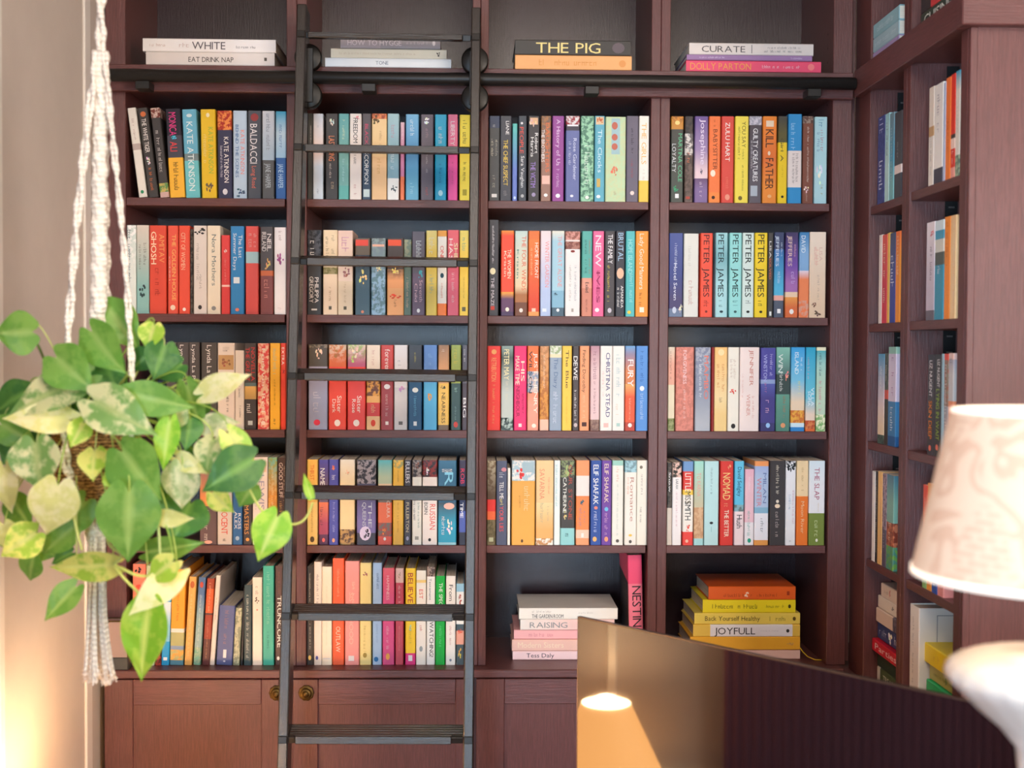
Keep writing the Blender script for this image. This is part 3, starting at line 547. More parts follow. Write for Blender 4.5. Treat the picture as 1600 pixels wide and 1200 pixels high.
S(1, 4, 1030, 160, 5.714, 130, 897, '''
105|215|125|0|e89830~a06020 .1>c88838 .15:484640 .8>4c5048|*,f8d888,.05,.1,.5,.4;MARTINA COLE,68c090,.2,.76,.75,.33;LOYALTY,d8d8d8,.32,.65,.25,.33;^,409868,.8,.88,.4,.5;#,f0f0f0,.9,.95,.5,.3|black paperback with green capitals and fiery head
228|302|125|0|483c38~302c2c .2:686060~d0c8c0 .45:6c5850~504038|~,f0ece8,.2,.4,.5,.6;~,e87848,.42,.54,.5,.5;#,b04838,.93,.96,.4,.5|slim brown black paperback
318|435|125|0|6a5090 .4>a088b0 .65>e8ccd0 .72:6c5074 .85>806898|Josephine,e8d8ec,.03,.56,.6,.45;~,e0c8d8,.76,.94,.5,.3;^,483850,.6,.68,.5,.2|purple dusk paperback with white script
445|545|125|0|f4793c .88:f4883c|BABYSITTER,803c20,.15,.62,.55,.4;~,a85028,.04,.12,.5,.25;*,f8e8d0,.62,.7,.35,.45;*,401c10,.92,.96,.4,.3|orange paperback with brown capitals
556|665|125|0|dc483c|ZULU HART,f8ece4,.07,.52,.5,.38;~,f08068,.7,.84,.5,.3;*,f09880,.9,.97,.5,.4|tomato red paperback with white capitals
678|796|125|0|f4dc50|YOU SAY,786828,.06,.36,.65,.3;~,888030,.12,.5,.3,.25;~,988c38,.38,.86,.6,.2;*,706028,.92,.97,.4,.3|bright lemon paperback with thin dark title
804|914|125|0|d4ccd4~a09ca8 .1:50464c .88>605860|GUILTY CREATURES,f8f4f4,.14,.75,.5,.4;~,d8d0d4,.28,.6,.2,.2;#,b0b8c0,.8,.92,.4,.55|dark grey paperback with white block capitals
924|1048|125|0|f88c30 .5>e87434 .8>f49038|#,f8d8b8,.05,.12,.5,.55;KILL,503020,.15,.36,.5,.6;FATHER,503020,.48,.84,.5,.6;*,f8d8b8,.4,.45,.45,.2;*,f8b878,.9,.94,.5,.3|bright orange paperback with dark block title
1062|1142|125|0|504840 .02>48443c .2>605830 .3:f4cc28|Girl A,504828,.25,.52,.4,.4;~,c8a428,.56,.7,.5,.25;*,302c20,.91,.94,.5,.3|yellow paperback with dark slanted top corner
1152|1272|105|0|3490c8 .41:ecdcd4 .82:3490c8|~,b0d8f0,.1,.4,.35,.4;~,907c74,.44,.78,.4,.25;~,907c74,.44,.78,.65,.25|taller blue paperback with beige centre panel
1282|1376|125|0|a08878~604038 .08:804c3c|~,e8d0c0,.12,.76,.5,.25;^,f8e0d0,.8,.88,.4,.6;~,d8b8a8,.88,.98,.4,.2|chestnut brown paperback
1388|1498|130|0|b4d8dc|~,6090b0,.03,.12,.5,.5;~,c06878,.15,.4,.6,.35;~,7088a8,.18,.4,.3,.3;^,e0e8e0,.5,.8,.4,.6;~,a89858,.78,.9,.6,.3|pale aqua paperback at right edge
''')
S(2, 4, 1030, 335, 5.714, 165, 918, '''
88|210|168|0|4a5898 .5>3c4888 .8>48406c .9:6c7c98|~,c8d0e8,.12,.4,.5,.25;Hotel Seven,e0e4f0,.36,.8,.45,.3;^,f0d8c0,.82,.96,.85,.3;*,c8d0e0,.88,.96,.4,.3|deep blue paperback at left edge
220|350|172|0|dcdcd4|~,c8c4bc,.15,.45,.4,.25;~,d0a8a0,.56,.86,.5,.4|wide grey white paperback with faint script
368|476|168|0|ec5038|PETER JAMES,501c18,.02,.76,.5,.5;~,982c20,.8,.88,.5,.5;*,802820,.92,.95,.5,.2|red paperback with tall dark capitals
504|610|165|0|a0d4d8 .3>78b0b8 .6>a8d8dc|PETER JAMES,20383c,.02,.76,.45,.5;~,386870,.8,.88,.5,.5;*,183840,.92,.95,.5,.3|mottled teal paperback with tall dark capitals
628|735|165|0|98dcd8|PETER JAMES,20403c,.02,.76,.5,.5;~,488884,.8,.88,.5,.5;*,386060,.92,.95,.5,.25|pale aqua paperback with tall dark capitals
745|845|165|0|d8e8e0|PETER JAMES,202824,.02,.76,.5,.55;~,586058,.8,.88,.5,.6;*,202420,.92,.95,.5,.3|whitish mint paperback with tall black capitals
855|965|165|0|f8d42c|PETER JAMES,403410,.02,.76,.5,.55;~,786820,.8,.9,.5,.6;*,302808,.92,.95,.5,.25|yellow paperback with tall dark capitals
972|1018|165|0|504c48|LISA,f0e8e0,.1,.3,.4,.4;SOLVED,e07050,.3,.55,.4,.4;#,f0f0e8,.93,.98,.5,.4|slim charcoal paperback with orange letters
1028|1114|160|0|444c6c .2:3c70b0 .65>58b8dc .74:f0b0a0 .8:586070|JEFFERIES,d8e4f0,.04,.4,.3,.33;~,d8e4f0,.12,.3,.75,.25;~,d0e8f8,.46,.6,.5,.4;#,f8f4f0,.9,.95,.5,.35|blue coastal dusk paperback
1128|1240|160|0|443c60 .4>7850a8 .6>a870b0 .7:f0d0b0 .76:f0a050 .88>e07040|JEFFERIES,e8c8b8,.04,.4,.35,.33;~,e0a8b8,.14,.3,.75,.25;~,d8b8e8,.46,.64,.6,.4;*,f8f0e8,.9,.96,.5,.35|purple to orange sunset paperback
1252|1338|160|0|3c80b4 .25>88b0d8 .45:e8d8e4 .55>f08858 .8:f08050~e0a088|DAVID,e8f0f4,.04,.24,.4,.45|blue over orange paperback
1344|1488|158|0|f4e0cc .85>e8c8a8|LISA,e0b8a8,.18,.34,.68,.2;~,f0b0a0,.14,.4,.4,.3;~,c0a898,.5,.8,.55,.2;^,785040,.82,.9,.3,.4;^,604c40,.9,.99,.5,.7|wide cream paperback with small figure at foot
''')
S(3, 4, 1030, 520, 5.714, 130, 880, '''
80|138|128|0|e0d0b8 .2>e8a890 .45:e8d8b8 .85:a0a070~707840|~,906858,.05,.4,.4,.35|slim beige paperback at left edge
148|308|128|0|dc8878~c87868|FORGIVENESS,f0d0d0,.04,.44,.5,.2;~,f4d0c8,.5,.85,.5,.18|wide terracotta rose paperback
322|458|130|0|acb0bc~8088a0 .5>8890a4 .9>b0b4bc|~,f0f0f4,.1,.6,.35,.25;MAMBO,e87c68,.1,.62,.72,.3|silver grey paperback with coral capitals
466|490|130|0|8c1414||thin dark red spine
494|606|130|0|f8c478 .6>f4d8a0 .8>f0cc88|~,d88848,.2,.54,.7,.3;~,d88848,.2,.54,.3,.3;*,fbe0a8,.02,.1,.5,.5;~,a08868,.6,.66,.5,.3|warm amber paperback
614|712|130|0|f4ecdc|~,d0b8a8,.12,.38,.6,.3;~,d0b8a8,.14,.36,.3,.3;^,d83c30,.49,.56,.45,.6;*,282424,.91,.97,.5,.4|ivory paperback with red splash motif
720|892|130|0|f8e4dc|JENNIFER,d08878,.03,.46,.6,.2;WEINER,e0a090,.56,.82,.45,.2;~,e0a090,.58,.85,.7,.15;~,e8b8a8,.3,.6,.15,.12|wide blush paperback with pink capitals
908|1038|135|0|5450a0 .38:98a8d0 .43:5c64b0 .6>4c4488 .9:403c70|WINSTON,b8b8e8,.08,.4,.3,.25;~,d0c8f0,.05,.34,.7,.25;~,c878a0,.42,.54,.35,.25;~,d8a8c8,.62,.86,.5,.45;*,a0c8f0,.9,.96,.5,.3|indigo paperback with pale blue band
1046|1168|130|0|88c4b0 .28>60847c .32:40504c .56:68a08c .95>588878|WIN,e8f0e8,.08,.3,.3,.35;~,f0f0e8,.3,.54,.35,.3;^,f09888,.26,.42,.75,.4;~,b88060,.58,.85,.6,.25;*,e8a070,.9,.96,.5,.35|sea green paperback with dark central panel
1178|1300|130|0|3ca4e0 .4>80c8e4 .65>f4d8b8 .75:f0b048~d87838 .9:d8ecf4 .95:3888c8|ISLAND,e8f4f8,.06,.32,.4,.3;~,e8f4f8,.12,.28,.75,.2;~,f0e8a0,.4,.6,.6,.3|sky blue paperback with beach and bright water
1310|1396|130|0|30a8cc .6>70c8dc .8>f4d8c0 .87:e08850~c05030 .97:e87038|~,e8a0b8,.12,.4,.25,.3;VILLA,f4f8f8,.48,.7,.7,.35;SOFIA,f4f8f8,.52,.7,.35,.3|turquoise paperback with town skyline at foot
1406|1488|130|0|f0ecc8 .04:58b0b8 .2>a8d4c8 .5>c8dcc0 .8:88b870~f0f0c8|~,284c58,.05,.36,.4,.35;~,e08898,.4,.8,.4,.4|cream framed aqua green paperback
''')
S(4, 4, 1030, 700, 5.714, 115, 868, '''
70|114|130|0|383430~585048 .55:d8c8b8|Snow,f0ece8,.12,.36,.5,.5|slim black and cream spine at left edge
118|198|130|0|e8c0b0~303028 .18:f4ece8|SARAH,303030,.2,.32,.5,.3;~,d8a8b0,.35,.78,.5,.3|slim white paperback with black flowers at head
212|303|120|0|7098c8 .12:dc4038 .34:f4cc50 .4:f4ece0 .84:ec4840|LITTLE,f4e8dc,.14,.36,.5,.6;MISS,605030,.36,.5,.5,.6;SMITH,282828,.48,.7,.5,.6;^,e05038,.74,.84,.5,.6;*,f4b8a0,.93,.97,.4,.3|colour block paperback with stacked bold letters
312|396|118|0|a0dccc .5>c8c0a0 .55:d8b088~c89870 .92:a8d8d8|TO KARNA,e8a090,.14,.42,.5,.45|mint paperback with gold floral half
404|530|118|0|bce0e0|~,507078,.08,.4,.5,.18;*,202428,.72,.75,.5,.25;#,90c0c0,.78,.84,.5,.04|wide pale aqua paperback nearly blank
545|660|118|0|d8342c|NOMAD,f4cc80,.14,.46,.5,.6;~,f0b080,.5,.54,.5,.5;THE BETTER,f8e8d0,.58,.9,.5,.35;^,f0a070,.04,.1,.7,.4|bold red paperback with gold capitals
672|756|118|0|64c4e4 .52:6c7c78~88b0b8 .6:f4dcdc|David Sedgley,183c58,.07,.42,.5,.5;Hush,181818,.64,.8,.5,.7|sky blue over pink paperback with black title
766|846|190|0|f0b4c4 .2>f4c4cc .7:f4ecec|~,60b0a0,.55,.88,.45,.4;~,f8e8ec,.1,.3,.5,.3;*,28a080,.91,.97,.5,.4|short baby pink paperback with green dot
852|976|118|0|f8a060 .06:a8b8e0 .2>b8c8e0 .55:8cb8d0 .62:f0ecf0 .94:f0a050|MILAN,7080b0,.14,.5,.72,.25;WINTER,e08890,.2,.54,.32,.35;~,485058,.68,.85,.55,.3|lilac blue paperback with orange ends
988|1122|115|0|443e3e|~,f4e8d0,.05,.4,.5,.25;*,f4d8b8,.51,.56,.5,.35;~,c8b8b0,.6,.9,.5,.3;*,f4e0c8,.46,.5,.5,.2|wide black paperback with small cream capitals
1130|1218|115|0|f4f0f0~202020 .08:f4f0f0|^,282828,.02,.14,.5,.9;~,90b0c8,.4,.6,.4,.3;~,d89ca8,.35,.75,.75,.25;~,808080,.94,.96,.5,.3|white paperback with black floral head
1228|1330|115|0|f8d8a8 .42:f47c30|~,c09868,.08,.36,.5,.25;Moon River,f8c898,.48,.86,.5,.35|cream over orange paperback
1338|1478|115|0|e0ecf0 .3>f0ecec .62:7c8c40|THE SLAP,b05068,.08,.46,.5,.33;~,d8b878,.5,.6,.6,.1;~,d8e0a8,.66,.9,.5,.35;*,f4f0e0,.92,.96,.5,.15|white over olive green paperback with red capitals
''')
# lying books: l|r|top|bottom in photo pixels, listed from the top of each pile down
STACKS = []
def T(row, bay, depth, text, where, **k): STACKS.append((row, bay, depth, text.strip().splitlines(), where, k))
T(0, 1, .22, '''
223|431|63|84|ece4de .6>f8f4f4|~,c8a898,.05,.18,.5,.3;WHITE,605a60,.37,.62,.5,.6;~,787078,.70,.86,.4,.25;~,d0b8b0,.27,.35,.5,.4|upper cream book lettered in large thin capitals
228|429|84|105|dcd0c8 .6>ece4e0|EAT DRINK NAP,403834,.33,.68,.45,.4;#,605850,.92,.94,.5,.25|lower cream book with short bold black title
''', 'above the ladder rail at left')
T(0, 2, .22, '''
532|688|61|79|b4acb4 .4:a8a4ac|HOW TO HYGGE,e8e0e8,.07,.61,.5,.5;~,e0d8e0,.66,.88,.5,.3;*,f0ecf0,.92,.95,.5,.5|grey top book with pale capitals
517|698|79|94|e8e0cc|~,d0c0a8,.07,.75,.5,.3;^,403830,.91,.95,.5,.6|middle cream book with faint lettering
508|705|94|109|dce4ee .4>eef0f2|TONE,788090,.4,.5,.5,.4|bottom bluish white book
''', 'above the rail behind the ladder')
T(0, 3, .22, '''
805|985|65|89|403c38|THE PIG,f4dc90,.18,.74,.5,.72;*,685c60,.84,.95,.5,.7|black book with large cream serif-like capitals
805|987|89|112|f4b070|~,e89c50,.2,.7,.5,.5;*,e89c58,.89,.95,.45,.5|apricot orange book under the black one
''', 'above the ladder rail')
T(0, 4, .22, '''
1077|1271|66|85|e0d4cc|CURATE,605858,.1,.45,.5,.55;~,706868,.63,.9,.65,.25;~,706868,.6,.92,.35,.25;#,686060,.5,.505,.5,.7|cream top book with wide spaced capitals
1073|1269|85|94|9c78a4|~,e8d8ec,.1,.3,.5,.4;~,e8d8ec,.83,.92,.5,.4|thin mauve middle book
1072|1283|94|112|ec5070|DOLLY,f0a050,.03,.22,.5,.65;PARTON,f0a050,.24,.48,.5,.6;~,f8d0d8,.56,.86,.5,.35;*,f88080,.9,.95,.5,.6|hot pink bottom book with orange capitals
''', 'above the ladder rail at right')
T(5, 3, .17, '''
811|965|952|970|f0eae0|~,b0a8a0,.13,.33,.7,.25;THE GARDEN ROOM,403c38,.13,.45,.3,.35;~,c0b8b0,.6,.75,.6,.2|thick white top book with wildflower cover
813|960|970|987|ece4dc .6>f0c8c0|RAISING,909090,.1,.5,.5,.55|second white book fading to pink
803|955|987|1002|f4b4b4|~,d88890,.15,.42,.5,.5|third book, rose pink
800|955|1002|1020|f0c0b0|Modern Sisters,f8dcc0,.06,.52,.5,.6|fourth book, peach pink
801|955|1020|1034|f4d0d0|Tess Daly,302838,.14,.42,.5,.6|bottom pale pink book with dark script
''', 'in the pile left of the screen')
T(5, 4, .17, '''
1107|1243|914|935|ec6420|~,a83c10,.17,.44,.35,.3;~,a83c10,.48,.8,.35,.3;^,f8e0c0,.4,.47,.45,.5;#,a83810,.9,.93,.5,.3|thick orange top book
1098|1243|936|957|f8e020|~,504810,.1,.62,.5,.4;~,a09018,.68,.88,.5,.3;*,504810,.92,.95,.5,.3|acid yellow second book
1085|1250|958|976|f4d860|Back Yourself Healthy,504018,.1,.62,.5,.5;~,a08830,.68,.88,.5,.5;*,604c18,.93,.96,.5,.35|mustard cream third book with soft lettering
1083|1250|977|996|f4cc58 .16:f4f0f4 .93:f4cc58|JOYFULL,302c28,.2,.58,.5,.6;~,c8c4c8,.62,.8,.5,.15;*,303028,.87,.9,.5,.3|yellow book with white centre strip
1078|1250|997|1018|f8b838|^,d8a860,.88,.96,.5,.4|marigold fifth book
1090|1250|1018|1033|f0c8bc|~,e0b0a0,.1,.5,.5,.3|pale pink bottom book
''', 'in the yellow pile behind the screen')
# right-hand return unit, spines facing left.  far px | near px | top px at near edge | bands | print | look
RET = [(1, 1, '''
1368|1379|181|4c5490~3c4480|~,d0d0f0,.02,.2,.5,.6;~,e0e0f4,.5,.85,.5,.6|speckled indigo paperback
1379|1386|178|a0d0d4 .5>b8dcd8|~,587078,.1,.5,.5,.4|pale aqua paperback
1386|1393|177|789098 .5>58a0b8 .8>80b8b8|~,c8d8d8,.1,.8,.5,.4|smoky teal paperback
1394|1405|174|4c4a4c .62:f0dcd4 .72:484a50|~,a8a8a8,.35,.55,.5,.3|charcoal paperback with cream band
'''), (1, 2, '''
1447|1455|137|e8dccc .4:c8a070 .5:ece4d8|~,808888,.5,.9,.5,.3|cream paperback with tan motif
1455|1469|130|f0ece4 .85:404454|~,b8b4b8,.1,.5,.5,.4|ivory paperback with dark foot
1469|1473|131|b8c4dc||thin powder blue spine
1473|1481|122|f47c40 .8>f08038|~,b04020,.4,.7,.5,.3|orange paperback
1481|1488|117|e43c2c .58:483c38 .62:f0d0c0 .72:dc3c30 .9:f0a090|~,f8d0c8,.74,.88,.5,.5|red paperback with pale lower panel
1488|1495|112|38a0bc .2>e8e0d0 .8:a8b898~607868|~,a8a8a0,.3,.6,.5,.3|white paperback with blue head
'''), (2, 1, '''
1372|1377|367|f0e4dc||slim white spine
1377|1385|366|e86458 .6>d84458|~,f8e0c8,.1,.8,.5,.5|coral red paperback
1385|1389|364|f0c060||slim yellow spine
1389|1398|363|505870 .6>3c50a0|~,e8ecf8,.1,.9,.5,.7|navy paperback with dense white lettering
1398|1405|361|f07840 .3>f09840|~,f8dcc0,.05,.5,.5,.5|slim orange paperback
'''), (2, 2, '''
1446|1459|346|f0e8ec .7>c8c0d0 .9:706c78|^,e07888,.08,.16,.7,.5;~,7c7488,.25,.6,.6,.3|white paperback with ink sketch at foot
1459|1473|343|d8e8ec .1:50a0bc .19:d8d8cc .32:586058 .45:3c98b4|~,f0f4f4,.46,.54,.5,.4|white over steel blue paperback
1474|1483|338|f4923c|~,d06820,.05,.5,.5,.4|orange hardback
1483|1492|336|f0c490 .3>f4d09c|~,f8ece0,.05,.9,.7,.3|peach hardback
'''), (3, 1, '''
1373|1383|553|5ca0c4 .5>e0d0d8 .8>f0d8b8 .9:506458~303c38|~,f0f4f4,.1,.4,.5,.3|blue to cream seascape paperback
1383|1389|552|484840~606858 .4:d05040 .5:403830|~,e8d8c0,.1,.3,.5,.4|dark paperback with red centre
1389|1401|542|98c4b4 .07:d8cce0 .55:4080b0 .9:285c90|~,b088b0,.1,.5,.6,.4;~,e8f0f8,.6,.85,.5,.4|lilac and blue paperback
'''), (3, 2, '''
1451|1461|554|403c40|LIZ NUGENT,f4f0f0,.06,.42,.5,.45;SKIN DEEP,f48c30,.46,.84,.5,.5;*,f08068,.9,.96,.5,.4|black paperback with orange lower lettering
1462|1472|554|3c3c3c|LIZ NUGENT,f4f0f0,.05,.32,.6,.4;LYING IN WAIT,a0c050,.34,.84,.55,.5;*,f08068,.88,.94,.5,.4|black paperback with green lower lettering
1472|1476|553|a0c4d0||thin pale blue spine
1476|1483|553|e85848 .06:908878~a06858 .5:a0a0a8|~,f0ece8,.1,.8,.5,.5|patchwork red grey paperback
1483|1491|552|e8c8c0 .06:a8a8b8 .2>c8c8c8 .45:f09870|~,50506c,.05,.1,.5,.6|lilac grey paperback beside end stile
'''), (4, 1, '''
1366|1371|738|f4ece4||thin white spine
1371|1375|738|302c2c|~,d8c8b0,.1,.9,.5,.5|thin black spine
1375|1382|739|f0c078|~,e8a090,.1,.9,.8,.3|sandy yellow paperback
1382|1389|742|a89098~685868 .6:605868|~,c8b8c0,.1,.8,.5,.4|grey mauve paperback
1389|1400|745|48788c .3>80b0a0 .5:803828~c07050 .75:509080~70a850|~,e8d8c0,.5,.7,.5,.4|blue green paperback with rust centre
'''), (4, 2, '''
1446|1453|760|e85038 .5>f07040 .9:90c078|~,f0b0a0,.1,.6,.5,.3|red paperback with green foot
1453|1461|758|f0a048||orange paperback behind lamp shade
1461|1470|756|2858a8|~,f0f4f8,.85,.95,.5,.5|royal blue paperback behind lamp shade
1470|1480|755|f09890||pink paperback behind lamp shade
''')]
# ================================================================ the setting
def struct(name, mb, mt):
    return tag(mb.build(name, mt), kind='structure')
M['wallp'] = plain('warm_greige_paint', 'd0c6bd', .75, 0, .04, 6, .03)
M['wallr'] = plain('room_back_paint', 'b0a090', .8, 0, .04, 5, .02)
M['ceil'] = plain('ceiling_paint', 'efe8e0', .85, 0, .02, 5)
M['white'] = plain('white_gloss_paint', 'f0ece6', .35, 0, .02, 8)
M['floorw'] = wood('oak_floor_boards', '8c6848', '9c7858', 'y', .4)
# survey of the front plane
TOPS = {r: W(1170, y).z for r, y in ((1, 316.8), (2, 495.8), (3, 674.2), (4, 852.8))}
ZC = W(1100, 1039.5).z                     # worktop
ZHB, ZHT = W(1170, 153, -.02).z, W(1170, 112, -.02).z   # header board bottom and ledge top
XL = W(165.5, 600).x
ED = [(W(196.5, 400).x, W(447.5, 400).x), (W(479, 400).x, W(737, 400).x), (W(762, 400).x, W(1015.5, 400).x), (W(1045, 400).x, W(1298.5, 400).x)]
XR4 = W(1328.5, 400).x
XRET = W(1342, 300).x                      # front plane of the return unit, facing -x
def ry(px, py=600): return WX(px, py, XRET).y
ROOMX0, ROOMX1, ROOMY0, CEIL = XL-.012, XRET+1.9, -5.9, 2.78
b = MB(); b.box(ROOMX0-2.2, ROOMX1+.1, ROOMY0-.1, .40, -.05, 0); struct('floor', b, M['floorw'])
b = MB(); b.box(ROOMX0-2.2, ROOMX1+.1, ROOMY0-.1, .40, CEIL, CEIL+.05); struct('ceiling', b, M['ceil'])
b = MB(); b.box(ROOMX0-.1, ROOMX1+.1, .31, .40, 0, CEIL); struct('wall_far', b, M['wallp'])
YW = WX(5, 300, ROOMX0+.006).y                   # wall ends at a white window lining
b = MB(); b.box(ROOMX0-.1, ROOMX0, YW, .31, 0, CEIL); struct('wall_left', b, M['wallp'])
b = MB(); b.box(ROOMX0-.1, ROOMX0+.006, YW-.026, YW, 0, CEIL, bev=.003); struct('trim_1', b, M['white'])
b = MB(); b.box(ROOMX0-.1, ROOMX0, -3.2, YW-.026, 0, CEIL); b.box(ROOMX0-2.2, ROOMX0-.1, -3.2, -3.1, 0, CEIL); b.box(ROOMX0-2.2, ROOMX0-2.1, ROOMY0, -3.2, 0, CEIL); struct('wall_left_near', b, M['wallp'])
y0, y1 = WX(129, 300, ROOMX0).y, WX(138, 300, ROOMX0).y
b = MB(); b.box(ROOMX0, ROOMX0+.006, min(y0, y1), max(y0, y1), 0, CEIL, bev=.002); struct('trim_2', b, M['white'])
b = MB(); b.box(ROOMX1, ROOMX1+.1, ROOMY0, -4.85, 0, CEIL); b.box(ROOMX1, ROOMX1+.1, -3.35, .31, 0, CEIL); b.box(ROOMX1, ROOMX1+.1, -4.85, -3.35, 0, .9); b.box(ROOMX1, ROOMX1+.1, -4.85, -3.35, 2.3, CEIL); struct('wall_right', b, M['wallr'])
# near wall with one window (it lights the room from behind the camera)
wins = [(-2.75, -.35, .12, 2.17)]
b = MB(); b.box(ROOMX0-2.2, -2.75, ROOMY0-.1, ROOMY0, 0, CEIL); b.box(-.35, ROOMX1+.1, ROOMY0-.1, ROOMY0, 0, CEIL)
for x0, x1, z0, z1 in wins:
    b.box(x0, x1, ROOMY0-.1, ROOMY0, 0, z0); b.box(x0, x1, ROOMY0-.1, ROOMY0, z1, CEIL)
struct('wall_near', b, M['wallr'])
m, nt, bs = mat('window_glass'); bs.inputs['Transmission Weight'].default_value = 1; bs.inputs['Roughness'].default_value = 0; bs.inputs['IOR'].default_value = 1.1
M['glass'] = m
for i, (x0, x1, z0, z1) in enumerate(wins):
    b = MB(); t = .05
    for q in ((x0, x0+t, z0, z1), (x1-t, x1, z0, z1), (x0, x1, z0, z0+t), (x0, x1, z1-t, z1), ((x0+x1)/2-.02, (x0+x1)/2+.02, z0, z1)):
        b.box(q[0], q[1], ROOMY0-.07, ROOMY0-.02, q[2], q[3])
    fr = struct('window_%d' % (i+1), b, M['white'])
    g = MB(); g.box(x0+t, x1-t, ROOMY0-.05, ROOMY0-.044, z0+t, z1-t); g.build('pane', M['glass'], fr)
b = MB()
for q in ((-4.85, -4.80, .9, 2.3), (-3.40, -3.35, .9, 2.3), (-4.85, -3.35, .9, .95), (-4.85, -3.35, 2.25, 2.3), (-4.12, -4.08, .9, 2.3)): b.box(ROOMX1+.02, ROOMX1+.07, q[0], q[1], q[2], q[3])
fr = struct('window_2', b, M['white']); g = MB(); g.box(ROOMX1+.044, ROOMX1+.05, -4.8, -3.4, .95, 2.25); g.build('pane', M['glass'], fr)  # unseen window added on the right wall to go with the warm fill
# dark curtain on the near part of the left wall: the screen mirrors it
m, nt, bs = mat('plum_velvet'); bs.inputs['Base Color'].default_value = (*lin('7c4652'), 1); bs.inputs['Roughness'].default_value = .9
bump(nt, bs, noise(nt, 60), .2)
b = MB(); n = 560
for i in range(n+1):
    y = YW-.30-2.2*i/n; x = ROOMX0+.05+.0035*math.sin(i*1.0)
    for z in (.04, 1.3, 2.62): b.vert((x, y, z))
for i in range(n):
    for k in range(2): b.face([i*3+k, i*3+3+k, i*3+4+k, i*3+1+k], None, None, 0, True)
cu = b.build('curtain', m); sd = cu.modifiers.new('thick', 'SOLIDIFY'); sd.thickness = .004
tag(cu, 'plum velvet curtain hanging along the left wall, mirrored in the screen', 'curtain')
# ================================================================ bookcases
DEP = .295; T2 = .0175
U = [(XL, (ED[0][1]+ED[1][0])/2), ((ED[0][1]+ED[1][0])/2, (ED[1][1]+ED[2][0])/2), ((ED[1][1]+ED[2][0])/2, (ED[2][1]+ED[3][0])/2), ((ED[2][1]+ED[3][0])/2, XR4)]
TOPZ = 2.62
BAYN = ['left bay', 'ladder bay', 'middle bay', 'right bay']
for i, ((u0, u1), (e0, e1)) in enumerate(zip(U, ED)):
    r = empty('bookcase', ((u0+u1)/2, 0, ZC), ['plum tall bookcase bay at the left, partly behind the hanging plant', 'plum tall bookcase bay directly behind the black ladder',
        'plum tall bookcase bay just right of the ladder', 'plum tall bookcase bay rightmost on the main wall, beside the corner'][i], 'bookcase', 'plum bookcase bays on the main wall')
    ox, oz = (u0+u1)/2, ZC
    def put(name, mt, *bx, bev=.001):
        q = MB()
        for a in bx: q.box(a[0]-ox, a[1]-ox, a[2], a[3], a[4]-oz, a[5]-oz, bev=bev)
        return q.build(name, mt, r)
    q = MB(); q.box(u0-ox+.0003, e0-ox, 0, DEP, .0004, TOPZ-oz, bev=.0012)
    if i in (0,):
        pass
    q.build('side_panel', M['woodz'], r)
    q = MB(); q.box(e1-ox, u1-ox-.0003, 0, DEP, .0004, TOPZ-oz, bev=.0012)
    for zz in [TOPS[1]+.10+.032*k-oz for k in range(-28, 10)]:        # peg holes
        for yy in (.045, .25):
            c = [q.vert((e1-ox-.0004, yy+.0025*math.cos(t*math.pi/4), zz+.0025*math.sin(t*math.pi/4))) for t in range(8)]; q.face(c, None, None, 1)
    q.build('side_panel', [M['woodz'], M['gap']], r)
    put('back_panel', M['back'], (e0, e1, DEP-.008, DEP, ZC, TOPZ), bev=0)
    put('top_panel', M['woodx'], (e0, e1, .002, DEP-.008, TOPZ-.02, TOPZ))
    for rr, z in TOPS.items(): put('shelf', M['woodx'], (e0+.0004, e1-.004, .003, DEP-.009, z-T2, z))
    put('shelf', M['woodx'], (e0+.0002, e1-.0002, .002, DEP-.009, ZHB+.006, ZHT-.0005))
# header board that carries the ladder rail, corner filler, worktop, base units
XC = W(1331.5, 154).x
b = MB(); b.box(XL, XRET-.021, -.020, -.0006, ZHB, ZHT, bev=.0015)
tag(b.build('rail_board', M['woodx']), 'long plum board above the book rows carrying the black ladder rail', 'trim board')
b = MB(); b.box(XR4+.0005, XRET-.0008, .035, .055, ZC+.0005, TOPZ, bev=.001)
tag(b.build('corner_filler', M['woodz']), 'narrow recessed plum upright strip filling the bookcase corner', 'trim board')
ZU = W(1100, 1057.5, -.03).z
b = MB(); b.box(XL, XRET-.031, -.037, DEP, ZU, ZC, bev=.002); b.box(XRET-.0309, XRET+.31, ry(1505)+.002, DEP, ZU-.016, ZC-.016, bev=.002)
tag(b.build('worktop', M['woodx']), 'plum wooden worktop running under the lowest book row', 'worktop')
def knob(r, x, z):
    kb = MB(); Mx = Matrix.Translation((x, -.0405, z)) @ Matrix.Rotation(math.pi/2, 4, 'X')
    kb.lathe([(0, -.001), (.0165, 0), (.0172, .002), (.0155, .0035), (.011, .0025), (.0105, .006), (.0118, .011), (.0105, .013), (.0075, .0118), (.0065, .0142), (.0035, .0165), (0, .0168)], 28, Mx,
             rmod=lambda a, zz: 1+.055*math.cos(10*a) if zz < .004 else 1)
    return kb.build('knob', M['brass'], r)
KZ = W(476, 1082, -.03).z
kx = [(W(431, 1082, -.05).x, 1), (W(477, 1082, -.05).x, -1), None, None]
DW = [(W(163.5, 1120, -.03).x, W(436, 1120, -.03).x), (W(458, 1120, -.03).x, W(736, 1120, -.03).x), (W(744, 1120, -.03).x, (ED[2][1]+ED[3][0])/2-.004), ((ED[2][1]+ED[3][0])/2+.002, XRET-.05)]
